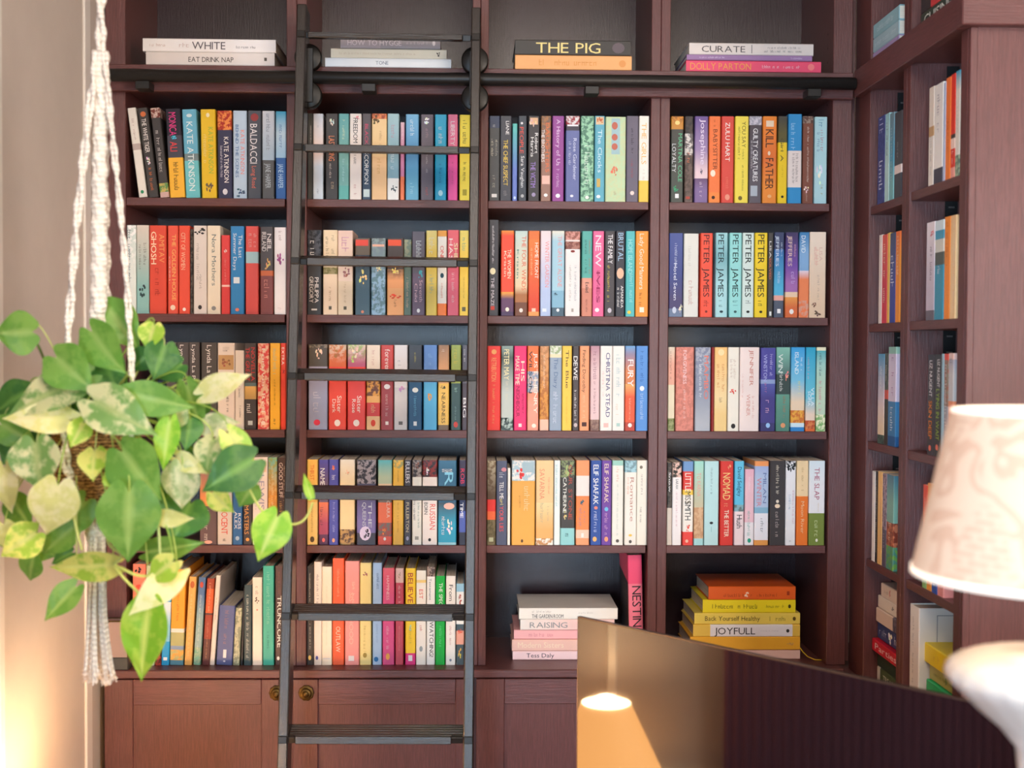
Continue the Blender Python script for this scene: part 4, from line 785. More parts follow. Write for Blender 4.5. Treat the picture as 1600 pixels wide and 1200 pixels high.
for i, (x0, x1) in enumerate(DW):
    cx = (x0+x1)/2; r = empty('base_cabinet', (cx, 0, 0), ['plum shaker base cabinet at the left with lamp glow on its door', 'plum shaker base cabinet with brass knob behind the ladder foot',
        'plum shaker base cabinet between ladder and screen edge', 'plum shaker base cabinet hidden behind the dark screen'][i], 'cabinet', 'plum base cabinets under the worktop')
    lo = XL if i == 0 else (DW[i-1][1]+x0)/2+.0003; hi = (x1+DW[i+1][0])/2-.0003 if i < 3 else XRET-.035
    q = MB(); q.box(lo-cx, hi-cx, -.012, DEP, .0, ZU-.0006, bev=.001); q.build('body', M['woodz'], r)
    zt = ZU-.0035; zr = W(300, 1101, -.03).z; zl = .09; sx = W(208, 1120, -.03).x-W(163.5, 1120, -.03).x if i != 1 else W(498, 1100, -.03).x-W(459, 1100, -.03).x
    d = MB(); d.box(x0-cx+sx, x1-cx-sx*.62, -.0265, -.0125, zl+.06, zr); 
    dr = d.build('door', M['woodz'], r)
    f = MB(); f.box(x0-cx, x0-cx+sx, -.0325, -.0125, zl, zt, bev=.0012); f.build('door_stile', M['woodz'], dr)
    f = MB(); f.box(x1-cx-sx*.62, x1-cx, -.0325, -.0125, zl, zt, bev=.0012); f.build('door_stile', M['woodz'], dr)
    f = MB(); f.box(x0-cx+sx+.0003, x1-cx-sx*.62-.0003, -.0315, -.0125, zr, zt, bev=.0012); f.build('door_rail', M['woodx'], dr)
    f = MB(); f.box(x0-cx+sx+.0003, x1-cx-sx*.62-.0003, -.0315, -.0125, zl, zl+.06, bev=.0012); f.build('door_rail', M['woodx'], dr)
    if kx[i]: knob(dr, kx[i][0]-cx, KZ).location = (0, .008, 0)
# return unit on the right, open side facing left
RD = .30
Y1a, Y1b = ry(1354), ry(1405.5)
Y2a, Y2b = ry(1416.5), ry(1494.5)
YE = ry(1505)
RT = {1: 0, 2: 0, 3: 0, 4: 0}
for r_ in RT: RT[r_] = TOPS[r_]-.0155
RHB, RHT = ZHB+.004, ZHT+.004
for i, (ya, yb, yo0, yo1) in enumerate(((Y1a, Y1b, .034, (Y1b+Y2a)/2), (Y2a, Y2b, (Y1b+Y2a)/2, YE))):
    r = empty('return_bookcase', (XRET, (ya+yb)/2, ZC-.016), ['plum side bookcase in the corner facing left, farther bay', 'plum side bookcase facing left, nearer bay beside the broad end panel'][i], 'bookcase', 'side bookcases facing left')
    oy, oz = (ya+yb)/2, ZC-.016
    def put(name, mt, *bx, bev=.001):
        q = MB()
        for a in bx: q.box(a[0]-XRET, a[1]-XRET, a[2]-oy, a[3]-oy, a[4]-oz, a[5]-oz, bev=bev)
        return q.build(name, mt, r)
    put('side_panel', M['woodz'], (XRET, XRET+RD, ya, yo0-.0003, ZC-.0155, TOPZ))
    put('side_panel', M['woodz'], (XRET, XRET+RD, yo1+.0003, yb, ZC-.0155, TOPZ))
    put('back_panel', M['back'], (XRET+RD-.008, XRET+RD, yb, ya, ZC-.0155, TOPZ), bev=0)
    put('top_panel', M['woody'], (XRET, XRET+RD-.008, yb, ya, TOPZ-.02, TOPZ))
    for rr, z in RT.items(): put('shelf', M['woody'], (XRET+.004, XRET+RD-.009, yb+.0004, ya-.0004, z-T2, z))
    put('shelf', M['woody'], (XRET+.002, XRET+RD-.009, yb+.0002, ya-.0002, RHB+.006, RHT-.0005))
    xs = XRET+(.060 if i == 0 else .072)
    q = MB(); q.box(xs-XRET, xs+.024-XRET, ya-.0035-oy, ya-.0005-oy, .001, RHB-oz, mat=0)
    zz = .02
    while zz < RHB-oz: q.box(xs+.006-XRET, xs+.018-XRET, ya-.0042-oy, ya-.0034-oy, zz, zz+.003, mat=1); zz += .032
    q.build('shelf_standard', [M['gap'], M['steel']], r)
b = MB(); b.box(XRET-.020, XRET-.0006, YE-.001, -.021, RHB, RHT, bev=.0015)
tag(b.build('header_board', M['woody']), 'plum header board along the top of the side bookcase', 'trim board')
# broad end panel facing the camera
r = empty('end_panel', (XRET, YE, 0), 'broad plum wooden end panel closing the side bookcase, right of it', 'panel')
b = MB(); b.box(0, .0125, -.012, -.0005, .0, RHB, bev=.001); b.build('edge_stile', M['woodz'], r)
b = MB(); b.box(.0130, .62, -.0105, -.0005, .0, RHB); b.build('panel', M['woodz'], r)
b = MB(); b.box(-.022, .62, -.030, -.0015, RHB, TOPZ, bev=.002); b.build('frieze', M['woodx'], r)
b = MB(); b.box(XRET-.012, XRET+RD, YE+.001, -.034, 0, ZU-.0168, bev=.001)
tag(b.build('return_base_cabinet', M['woodz']), 'plum base cabinet under the side bookcase, behind the dark screen', 'cabinet')
# ================================================================ books
load_glyphs(sorted(set('ABCDEFGHIJKLMNOPQRSTUVWXYZabcdefghijklmnopqrstuvwxyz!')))
ROWN = {1: 'in top row', 2: 'in second row', 3: 'in third row', 4: 'in fourth row', 5: 'in lowest row'}
for row, bay, ox, oy, s, top, bot, lines, k in SHELVES:
    e0, e1 = ED[bay-1]; z0 = TOPS.get(row, ZC); hard = row == 5
    d = k.get('d', .131); prev = e0
    for ln in lines:
        l, r, tp, lean, bands, texts, look = ln.split('|')
        l, r, lean = float(l), float(r), float(lean); tp = float(tp) if tp else top
        rng = random.Random(hash((row, bay, int(l))) & 0xffff)
        yf = .006+rng.random()*.004
        ym = oy+(bot if lean else (top+bot)/2)/s
        if row != 5 and not lean: ym = oy+(top+bot)/2/s
        x0, x1 = W(ox+l/s, ym, yf).x, W(ox+r/s, ym, yf).x
        x0 = max(x0, prev+.0004, e0+.0006); x1 = min(x1, e1-.0006)
        if x1-x0 < .003: x1 = x0+.003
        ztop = W(ox+(l+r)/2/s, oy+tp/s, yf).z
        a = math.radians(lean); h = (ztop-z0)/math.cos(a)
        wd = (x1-x0)
        if row == 5: x0 += 0
        prev = x1
        # a leaning book pivots on its lower corner
        xb = (x0+x1)/2; lift = abs(math.sin(a))*wd/2
        make_book(wd, h-lift, d*(1+.02*rng.random()), bands, texts, '%s %s of %s' % (look, ROWN[row], BAYN[bay-1]), (xb, yf, z0+lift+.0002), (0, a, 0), hard and wd > .011,
                  'books %s of the %s' % (ROWN[row], BAYN[bay-1]))
HORIZ = Matrix.Rotation(-math.pi/2, 4, 'Y')
for row, bay, depth, lines, where, k in STACKS:
    yf = -.0185 if row == 0 else .05
    zbase = ZHT if row == 0 else ZC
    z = zbase+.0003
    for ln in reversed(lines):
        l, r, t_, b_, bands, texts, look = ln.split('|')
        l, r, t_, b_ = map(float, (l, r, t_, b_)); rng = random.Random(int(l*7+t_))
        y_ = yf+rng.random()*.006
        x0, x1 = W(l, (t_+b_)/2, y_).x, W(r, (t_+b_)/2, y_).x
        th = W(l, t_, y_).z-W(l, b_, y_).z-.0006
        make_book(th, x1-x0, depth, bands, texts, '%s %s' % (look, where), (x1, y_, z+th/2), (0, -math.pi/2, 0), True, 'books piled flat %s' % where)
        z += th+.0004
for row, bay, txt in RET:
    z0 = RT[row]; first = None
    for ln in txt.strip().splitlines():
        l, r, tp, bands, texts, look = ln.split('|'); l, r, tp = float(l), float(r), float(tp)
        xf = XRET+.006
        yy0, yy1 = WX(l, 500, xf).y, WX(r, 500, xf).y
        hi, lo_ = ((Y1a, Y1b), (Y2a, Y2b))[bay-1]
        yy0 = min(yy0, hi-.006 if first is None else first-.0004); first = yy1
        yy1 = max(yy1, lo_+.0006)
        h = WX(r, tp, xf).z-z0
        make_book(yy0-yy1, h, .131, bands, texts, '%s %s of the %s side bay' % (look, ROWN[row], ['far', 'near'][bay-1]), (xf, (yy0+yy1)/2, z0+.0002), (0, 0, -math.pi/2), False, 'books %s of the %s side bay' % (ROWN[row], ['far', 'near'][bay-1]))
# piles in the side unit: spines facing left
FLATR = (Matrix.Rotation(-math.pi/2, 4, 'Z') @ Matrix.Rotation(-math.pi/2, 4, 'Y')).to_euler()
def pile(yfar, ynear, x, z, th, bands, texts, look, depth=.15):
    h = yfar-ynear
    return make_book(th, h, depth, bands, texts, look, (x, ynear, z+th/2), FLATR, True, 'books piled flat in the side bookcase')
z = ZC-.0155; xs = XRET+.03
for th, yo, xo, bands, texts, look in (
    (.034, 0, 0, 'dcd8cc .1:4c6040', 'TREAT,e8ecd8,.2,.55,.5,.4', 'moss green book lowest in far side bay pile'),
    (.034, 0, 0, '2c4438', '', 'dark bottle green book in far side bay pile'),
    (.027, 0, -.012, 'd01c34', 'Parties,f8e0e0,.1,.8,.5,.6;*,f8e0e0,.87,.93,.5,.25', 'crimson book with white script in far side bay pile'),
    (.036, 0, 0, '34487c', '~,e0e8f4,.05,.3,.5,.5;^,f0f4f8,.3,.5,.5,.9;~,e0e8f4,.55,.95,.5,.6', 'navy book with white lettering in far side bay pile'),
    (.031, 0, -.004, 'e8d0bc .55:78707c~504c60', '', 'rounded cream and grey book in far side bay pile'),
    (.027, 0, 0, 'ece0d0', '^,303038,.45,.55,.5,.5;~,a89880,.6,.9,.5,.3', 'ivory book second from top in far side bay pile'),
    (.030, -.02, 0, 'ecd8c4', '^,c03030,.3,.36,.5,.6;~,a89880,.1,.28,.5,.3', 'top cream book of far side bay pile')):
    pile(Y1a-.006+yo, Y1b+.010, xs+xo, z, th, bands, texts, look); z += th+.0005
z = ZC-.0155
wb = make_book(.052, .168*1.33, .26, 'f0ece6 .8:f0e0dc', '~,a0a0a0,.1,.7,.4,.2;~,d84858,.75,.95,.4,.3', 'large white book standing upright behind the yellow and green pile', (XRET+.012, Y2a-.030, z), (0, 0, -math.pi/2), True)
q = MB(); c_ = lin('a8a8ac'); X_ = .0264
for a in ((.035, .037, .015, .21), (.20, .202, .015, .21), (.035, .202, .015, .017), (.035, .202, .208, .21)): q.quad((X_, a[0], a[2]), (X_, a[1], a[2]), (X_, a[1], a[3]), (X_, a[0], a[3]), c_)
rr_ = random.Random(9)
for k_ in range(14):
    u_, v_ = rr_.uniform(.10, .19), rr_.uniform(.10, .16); q.tube([(X_, u_, v_), (X_, u_+rr_.uniform(-.02, .02), v_+rr_.uniform(-.012, .012))], .0007, 5, lin('50545c'))
tag(q.build('cover_print', M['print'], wb, True), 'grey ruled frame and small line drawing')
for th, yo, xo, bands, texts, look in (
    (.030, .0, 0, '5090b0 .3:e8dcc8', '', 'blue and cream book lowest in near side bay pile'),
    (.026, .0, 0, 'f0dcc4', '~,c0a890,.1,.6,.5,.4', 'blush cream book in near side bay pile'),
    (.031, .0, -.006, '18b068', '~,78e0a0,.1,.7,.5,.4', 'emerald green book in near side bay pile'),
    (.030, .0, 0, 'b0b060', '~,788040,.1,.7,.5,.3;^,688848,.42,.5,.5,.6', 'olive book under the yellow one in near side bay'),
    (.038, .012, -.006, 'f8dc1c', '~,e8c050,.12,.4,.5,.5;~,e0a830,.5,.9,.5,.4', 'bright yellow top book in near side bay pile')):
    pile(Y2a-.068+yo, Y2b+.008, xs+xo, z, th, bands, texts, look); z += th+.0005
z = RHT+.0003
for th, bands, texts, look in (
    (.026, 'b8a0c8', '~,e8d8f0,.08,.6,.5,.5', 'lilac bottom book of the pile above the corner header'),
    (.030, 'a8c8d0', '~,e0f0f4,.08,.9,.5,.4', 'pale blue middle book of the pile above corner header'),
    (.030, '98c4cc', '~,d8ecf0,.15,.8,.5,.5', 'aqua top book of the pile above the corner header')):
    pile(Y1a-.004, ry(1394), XRET+.004, z, th, bands, texts, look, .20); z += th+.0005
z = RHT+.0003
for th, bands, texts, look in ((.032, '40483c', 'CUISINE,e8e8d8,.1,.9,.5,.6', 'dark green book with white capitals above the side header'), (.03, '403838 .3:d84848 .6:403838', '', 'black and red book above the side header')):
    pile(ry(1428), ry(1480), XRET+.004, z, th, bands, texts, look, .20); z += th+.0005
# ================================================================ ladder rail (steel tube on brackets)
YT = -.060; ZT = W(900, 125.8, YT).z
tx0, tx1 = W(172, 117, YT).x, W(1337, 126, YT).x
r = empty('ladder_rail', ((tx0+tx1)/2, YT, ZT), 'long round black steel rail fixed across the bookcase for the ladder', 'ladder rail')
cx = (tx0+tx1)/2
b = MB(); Mx = Matrix.Rotation(math.pi/2, 4, 'Y'); L = (tx1-tx0)/2
b.lathe([(0, -L), (.0122, -L), (.0138, -L+.0015), (.0138, L-.0015), (.0122, L), (0, L)], 28, Mx); b.build('tube', M['tube'], r)
for px in (227.5, 577.5, 923.5, 1267.5):
    x = W(px, 140, -.035).x-cx
    b = MB(); b.box(x-.0150, x+.0150, -.004, -YT-.0212, -.0290, -.0118, bev=.001)
    b.build('bracket', M['tube'], r)
# ================================================================ ladder
ZTOP = W(744, 8, -.115).z; YTOP = -.105; SL = .1335
def ly(z): return YTOP-(ZTOP-z)*SL
TH = math.atan(SL)
xl6 = W(457, 600, ly(1.47)).x; xr6 = W(738, 600, ly(1.47)).x
r = empty('library_ladder', ((xl6+xr6)/2, ly(0), 0), 'tall black wooden library ladder leaning on the rail in front of the books', 'ladder')
r.rotation_euler = (0, .006, 0)
R0 = Vector(r.location)-Vector((1.5*.006, 0, 0)); r.location = R0
LM = Matrix.Rotation(-TH, 4, 'X')             # ladder frame: z along the rails, y backwards
LEN = ZTOP/math.cos(TH); HW = (xr6-xl6)/2; RWD = .0205; RDP = .062
for sgn in (-1, 1):
    b = MB(); x = sgn*HW
    b.box(x-RWD/2, x+RWD/2, 0, RDP, 0.0, LEN, LM, .0025); b.build('side_rail', M['black'], r)
rung_px = [54.2, 231, 409, 589, 775.5, 965, 1158]
for k, py in enumerate(rung_px + [1360]):
    # height on the ladder plane at mid width
    z = 1.5
    for _ in range(8):
        p = W(600, py, ly(z)-.008); z = p.z
    zz = z/math.cos(TH)
    Mr = LM @ Matrix.Translation((0, 0, zz))
    tilt = Matrix.Rotation(math.radians(12)+TH, 4, 'X')
    Mt = Mr @ tilt
    b = MB(); x0, x1 = -HW-RWD/2+.002, HW+RWD/2-.002
    x0i, x1i = -HW+RWD/2+.0004, HW-RWD/2-.0004
    for j in range(5):                        # ribbed step
        y = .0125+j*.0094; b.box(x0i, x1i, y, y+.0082, -.003, .0035 if j % 1 == 0 else .002, Mt, .0008)
    b.box(x0i, x1i, .0125, .058, -.0065, .001, Mt)
    tr = b.build('step', M['blackx'], r)
    lip = MB(); ll = x0i+.004 if k < 2 else x0i+.014; lr = x1i-.018 if k < 1 else x1i-.024
    lip.box(ll, lr, -.001, .0118, -.0085 if k else -.0065, .0068 if k else .0055, Mr, .001); lip.build('step_nosing', M['blackx'], tr)
    for sgn in (-1, 1):
        q = MB(); xe = sgn*HW
        a, c = (x0i, ll-.0004) if sgn < 0 else (lr+.0004, x1i)
        q.box(a, c, .001, .0122, -.0085, .0045, Mt, .001)
        q.box(xe-RWD*.42, xe+RWD*.42, -.0045, -.0004, -.0070, .0070, Mr, .001)
        q.build('step_bracket', M['tube'], tr)
# rollers riding on the tube
rl = Vector(r.location)
for sgn, px in ((-1, 482), (1, 742)):
    for zc, nm in ((1, 99), (-1, 150.5)):
        b = MB(); rr = .0295
        zz = ZT + zc*(.0138+rr-.003)
        x = W(px, nm, YT).x - rl.x - zz*.006
        Mw = Matrix.Translation((x, YT-rl.y, zz-rl.z)) @ Matrix.Rotation(math.pi/2, 4, 'X')
        b.lathe([(0, -.016), (.006, -.016), (.007, -.0125), (.014, -.0118), (.0145, -.0105), (rr-.003, -.0105), (rr, -.0085), (rr, -.005), (rr-.004, 0), (rr, .005), (rr, .0085), (rr-.003, .0105), (0, .0105)], 36, Mw)
        wh = b.build('roller', M['wheel'], r)
        q = MB(); q.lathe([(0, -.0185), (.0032, -.018), (.0042, -.0162), (.0042, -.0158)], 14, Mw); q.build('axle', M['steel'], wh)
    b = MB(); x = W(px, 124, YT).x-rl.x-ZT*.006; b.box(x-.012, x+.012, YT-.020-rl.y, YT-.0155-rl.y, ZT-rl.z-.058, ZT-rl.z+.058, bev=.001); b.build('roller_plate', M['tube'], r)
# ================================================================ dark glass screen
P0 = W(903, 963, 0); d0 = ray(903, 963); t0 = 2.3/d0.dot(fw) if False else 2.3/d0.y
A = EYE + d0*t0
d1 = ray(1505, 1092); B = EYE + d1*((A.z-EYE.z)/d1.z)
ax = Vector((B.x-A.x, B.y-A.y, 0)).normalized(); SW, SH, ST = 1.12, .63, .007
ang = math.atan2(ax.y, ax.x)
r = empty('television', (A.x+ax.x*SW/2, A.y+ax.y*SW/2, A.z-SH-.10), 'large dark glossy flat screen angled across the foreground, mirroring a lit lamp', 'television', None, (0, 0, ang))
m, nt, bs = mat('dark_glossy_screen_glass'); bs.inputs['Base Color'].default_value = (.010, .006, .008, 1); bs.inputs['Roughness'].default_value = .035
bs.inputs['IOR'].default_value = 1.75; bs.inputs['Specular IOR Level'].default_value = .8
M['screen'] = m
b = MB(); b.box(-SW/2+.0012, SW/2-.0012, -.0006, .0012, .10+.012, .10+SH-.0025); b.build('screen_glass', M['screen'], r)
M['bezel'] = plain('bronze_grey_bezel', '6c5c50', .35, .8, .05, 50)
b = MB(); z0 = .10
for q in ((-SW/2, -SW/2+.0012, z0, z0+SH), (SW/2-.0012, SW/2, z0, z0+SH), (-SW/2, SW/2, z0, z0+.012), (-SW/2, SW/2, z0+SH-.0025, z0+SH)): b.box(q[0], q[1], -.001, ST, q[2], q[3])
b.box(-SW/2, SW/2, .0013, ST, z0, z0+SH, bev=.001); b.build('bezel', M['bezel'], r)
b = MB(); b.box(-.30, .30, ST, .045, z0+.02, z0+.30, bev=.01); b.build('rear_housing', M['tube'], r)
b = MB(); b.box(-.03, .03, .02, .04, .008, z0+.03, bev=.003); b.box(-.22, .22, -.09, .12, 0, .010, bev=.003); b.build('stand', M['tube'], r)
SZ = A.z-SH-.10
# table that carries the screen and the lamp (below the frame)
r = empty('desk', (.62, -1.30, 0), 'low dark wooden desk under the screen and lamp, below the picture edge', 'desk')
b = MB(); Rz = Matrix.Rotation(ang, 4, 'Z'); b.box(-.68, .68, -.52, .22, SZ-.032, SZ-.0004, Rz, .003); b.build('desk_top', M['woodx'], r)
for sx in (-.62, .62):
    for sy in (-.46, .16): q = MB(); q.box(sx-.025, sx+.025, sy-.025, sy+.025, 0, SZ-.0325, Rz, .002); q.build('leg', M['woodz'], r)
# ================================================================ lamps
def shade_mat(name, base, pat, em, emc):
    m, nt, b = mat(name)
    tc = nd(nt, 'ShaderNodeTexCoord'); n1 = nd(nt, 'ShaderNodeTexNoise'); n1.inputs['Scale'].default_value = 11; n1.inputs['Detail'].default_value = 1.5; n1.inputs['Distortion'].default_value = 1.6
    nt.links.new(tc.outputs['Object'], n1.inputs['Vector'])
    wv = nd(nt, 'ShaderNodeMath', operation='MULTIPLY'); wv.inputs[1].default_value = 26; nt.links.new(n1.outputs['Fac'], wv.inputs[0])
    sn = nd(nt, 'ShaderNodeMath', operation='SINE'); nt.links.new(wv.outputs[0], sn.inputs[0])
    fac = ramp(nt, sn.outputs[0], [(.0, (0, 0, 0)), (.35, (.15, .15, .15)), (.62, (.9, .9, .9)), (.9, (1, 1, 1))])
    bk = nd(nt, 'ShaderNodeTexBrick'); bk.inputs['Scale'].default_value = 30; bk.inputs['Mortar Size'].default_value = .06; bk.inputs['Color1'].default_value = (1, 1, 1, 1); bk.inputs['Color2'].default_value = (1, 1, 1, 1); bk.inputs['Mortar'].default_value = (.0, .0, .0, 1)
    mp = nd(nt, 'ShaderNodeMapping'); mp.inputs['Rotation'].default_value = (math.pi/2, 0, 0); nt.links.new(tc.outputs['Object'], mp.inputs[0]); nt.links.new(mp.outputs[0], bk.inputs['Vector'])
    n2 = nd(nt, 'ShaderNodeTexNoise'); n2.inputs['Scale'].default_value = 8; nt.links.new(tc.outputs['Object'], n2.inputs['Vector'])
    sel = ramp(nt, n2.outputs['Fac'], [(.56, (0, 0, 0)), (.60, (.8, .8, .8))])
    f2 = mixrgb(nt, sel, fac, bk.outputs['Color'])
    col = mixrgb(nt, f2, lin(base), lin(pat))
    nt.links.new(col, b.inputs['Base Color']); b.inputs['Roughness'].default_value = .85
    nt.links.new(mixrgb(nt, 1.0, col, emc, 'MULTIPLY'), b.inputs['Emission Color']); b.inputs['Emission Strength'].default_value = em
    bump(nt, b, noise(nt, 400), .1)
    return m
def bulb(name, loc, power, col, rad=.03, parent=None):
    l = bpy.data.lights.new(name, 'POINT'); l.energy = power; l.color = col; l.shadow_soft_size = rad
    o = bpy.data.objects.new(name, l); C.objects.link(o); o.location = loc
    if parent: o.parent = parent
    return o
def shade(r, rt_, rb, z0, z1, mt, inner):
    b = MB(); n = 64; t = .0022
    b.lathe([(rb, z0), (rt_, z1)], n); b.build('lamp_shade', mt, r)
    q = MB(); q.lathe([(rt_-t, z1), (rb-t, z0)], n)
    s_ = q.build('shade_lining', inner, r)
    e = MB(); e.lathe([(rb-t, z0-.0005), (rb+.0008, z0-.0005), (rb+.0004, z0+.006), (rb-t, z0+.006)], n); e.lathe([(rt_-t, z1-.005), (rt_+.0008, z1-.005), (rt_+.0006, z1+.0006), (rt_-t, z1+.0006)], n)
    e.build('shade_trim', inner, r)
LD = 1.36                                   # camera to right-hand lamp
def atd(px, py, d): dd = ray(px, py); return EYE + dd*(d/dd.y)
ppm = F/LD
cx = atd(1652, 640, LD).x; cy = EYE.y+LD
zt, zb = atd(1652, 641, LD).z, atd(1652, 901, LD).z
m, nt, bs = mat('lit_white_lining'); bs.inputs['Base Color'].default_value = (.9, .85, .78, 1); bs.inputs['Emission Color'].default_value = (1, .84, .66, 1); bs.inputs['Emission Strength'].default_value = .55; bs.inputs['Roughness'].default_value = .9
LIN = m
TZ = SZ
r = empty('table_lamp', (cx, cy, TZ), 'cream patterned tapered lamp shade on white ceramic base at the right edge', 'lamp')
shade(r, 160/ppm, 219/ppm, zb-TZ, zt-TZ, shade_mat('toile_shade', 'ceb9a6', 'c2a591', .19, (1, .80, .62)), LIN)
M['ceramic'] = plain('white_glazed_ceramic', 'd8d0c8', .22, 0, .02, 12)
def zz_(py): return atd(1652, py, LD).z-TZ
R = 164/ppm
b = MB()
b.lathe([(.018, zz_(1000)), (.022, zz_(1022)), (R*.55, zz_(1026)), (R*.78, zz_(1031)), (R*.93, zz_(1040)), (R, zz_(1053)), (R*.985, zz_(1066)), (R*.88, zz_(1083)), (R*.72, zz_(1108)), (R*.50, zz_(1137)), (R*.33, zz_(1170)), (R*.30, zz_(1210)), (R*.42, zz_(1260)), (R*.5, .012), (R*.5, .0), (0, .0)], 72,
        rmod=lambda a, z: 1+.012*math.cos(24*a))
b.build('lamp_base', M['ceramic'], r)
b = MB(); b.lathe([(.006, zz_(1005)), (.006, zz_(700))], 12)
for k in range(3):
    a = k*2.1+.4; b.tube([(0, 0, zt-TZ-.02), (.158/1*160/ppm/.16*math.cos(a)*.97, 160/ppm*.97*math.sin(a), zt-TZ-.008)], .0015, 6)
b.build('lamp_stem', M['brass'], r)
b = MB(); b.lathe([(0, .075), (.02, .07), (.03, .045), (.027, .02), (.014, .0), (.013, -.02)], 20, Matrix.Translation((0, 0, (zt+zb)/2-TZ-.03)))
m, nt, bs = mat('lit_bulb'); bs.inputs['Emission Color'].default_value = (1, .78, .52, 1); bs.inputs['Emission Strength'].default_value = 6
M['bulb'] = m; b.build('bulb', m, r)
bulb('lamp_bulb_light', (cx, cy, (zt+zb)/2+.005), .8, (1, .72, .46), .04)
# warm lamp by the left wall, below the frame: lights the wall and door, mirrored in the screen
lx, lyy, lz = ROOMX0+.20, -.60, .64
r = empty('small_lamp', (lx, lyy, 0), 'lit orange cone shade lamp by the left wall, seen mirrored in the screen', 'lamp')
m, nt, bs = mat('glowing_linen_shade'); bs.inputs['Base Color'].default_value = (*lin('f0c080'), 1); bs.inputs['Emission Color'].default_value = (1, .45, .13, 1); bs.inputs['Emission Strength'].default_value = 4.2
m2, nt, bs = mat('glowing_lamp_lining'); bs.inputs['Base Color'].default_value = (*lin('fff0d8'), 1); bs.inputs['Emission Color'].default_value = (1, .72, .38, 1); bs.inputs['Emission Strength'].default_value = 12
shade(r, .060, .155, lz-.20, lz, m, m2)
b = MB(); b.lathe([(.006, lz-.06), (.008, lz-.24), (.03, lz-.28), (.055, lz-.36), (.04, lz-.44), (.05, lz-.455), (0, lz-.455)], 24); b.build('lamp_base', M['brass'], r)
bulb('left_lamp_light', (lx, lyy, lz-.03), 6.5, (1, .64, .36), .05)
b = MB(); b.box(lx-.18, lx+.18, lyy-.2, lyy+.2, lz-.485, lz-.456, bev=.003)
r = empty('side_table', (lx, lyy, 0), 'small dark side table under the left wall lamp', 'table')
b = MB(); b.box(-.18, .18, -.18, .18, lz-.48, lz-.4555, bev=.003); b.build('table_top', M['woodx'], r)
for sx in (-.15, .15):
    for sy in (-.15, .15): q = MB(); q.box(sx-.012, sx+.012, sy-.012, sy+.012, 0, lz-.4805); q.build('leg', M['woodz'], r)
# ================================================================ glass box on the worktop
gx0, gx1 = W(168, 1000, .0).x, W(207, 1000, .0).x; gz1 = W(190, 962, .02).z
r = empty('glass_box', ((gx0+gx1)/2, -.0185, ZC), 'small smoked glass display box with dark base on worktop at left', 'display box')
hw = (gx1-gx0)/2
m, nt, bs = mat('smoked_glass'); bs.inputs['Base Color'].default_value = (*lin('c8b0a8'), 1); bs.inputs['Transmission Weight'].default_value = .35; bs.inputs['Roughness'].default_value = .15; bs.inputs['IOR'].default_value = 1.2
h = gz1-ZC; hb = h*.26; hd = .0175
b = MB(); b.box(-hw, hw, -hd, hd, .0002, hb, bev=.002); b.build('base', plain('dark_pewter', '4c4e4c', .4, .4), r)
b = MB()
for q in ((-hw+.002, hw-.002, -hd+.001, -hd+.003), (-hw+.002, hw-.002, hd-.003, hd-.001), (-hw+.001, -hw+.003, -hd+.003, hd-.003), (hw-.003, hw-.001, -hd+.003, hd-.003)): b.box(*q, hb, h-.001)
b.box(-hw+.001, hw-.001, -hd+.001, hd-.001, h-.003, h-.001); b.build('glass', m, r)
b = MB()
for x in (-hw+.001, hw-.001):
    for y in (-hd+.001, hd-.001): b.box(x-.0012, x+.0012, y-.0012, y+.0012, hb, h)
for x in (-hw+.001, hw-.001): b.box(x-.0012, x+.0012, -hd, hd, h-.002, h+.0003)
for y in (-hd+.001, hd-.001): b.box(-hw, hw, y-.0012, y+.0012, h-.002, h+.0003)
b.build('frame', M['brass'], r)
b = MB(); b.box(-.010, .010, -.006, .006, hb, h*.8, bev=.002); b.build('ornament', plain('pinkish_ornament', 'b08878', .5), r)
# small pebble beside it
b = MB(); px_ = W(213, 1038, .0); b.lathe([(0, 0), (.004, .0005), (.0062, .004), (.004, .0075), (0, .008)], 12, Matrix.Translation((px_.x, .0, ZC+.0002)))
tag(b.build('pebble', plain('dark_stone', '403c38', .5)), 'tiny dark round pebble on worktop beside the glass box', 'ornament')
# bookmark ribbon by the yellow pile
b = MB(); p = [W(1250, 1012, .05), W(1254, 1018, .05), W(1262, 1026, .045), W(1274, 1031, .04), W(1284, 1032, .04)]
p[-1].z = max(p[-1].z, ZC+.002)
b.tube(p, .0012, 6); tag(b.build('ribbon', plain('yellow_ribbon', 'd8b020', .6)), 'thin yellow bookmark ribbon trailing from the yellow pile', 'ribbon')
# ================================================================ tall pink book leaning in the middle bay
make_book(W(1008, 950, .03).x-W(986, 950, .03).x, W(995, 868, .03).z-ZC, .17, 'ec5078 .27:f07c90 .8:f49ca8', 'NESTING,302428,.29,.76,.6,.65;#,f8d8d8,.82,.9,.6,.3',
          'tall pink book with large black capitals standing at right of middle bay lowest row', ((W(986, 950, .03).x+W(1008, 950, .03).x)/2-.002, .03, ZC+.0012), (0, math.radians(-1.6), 0), True, board='383436')
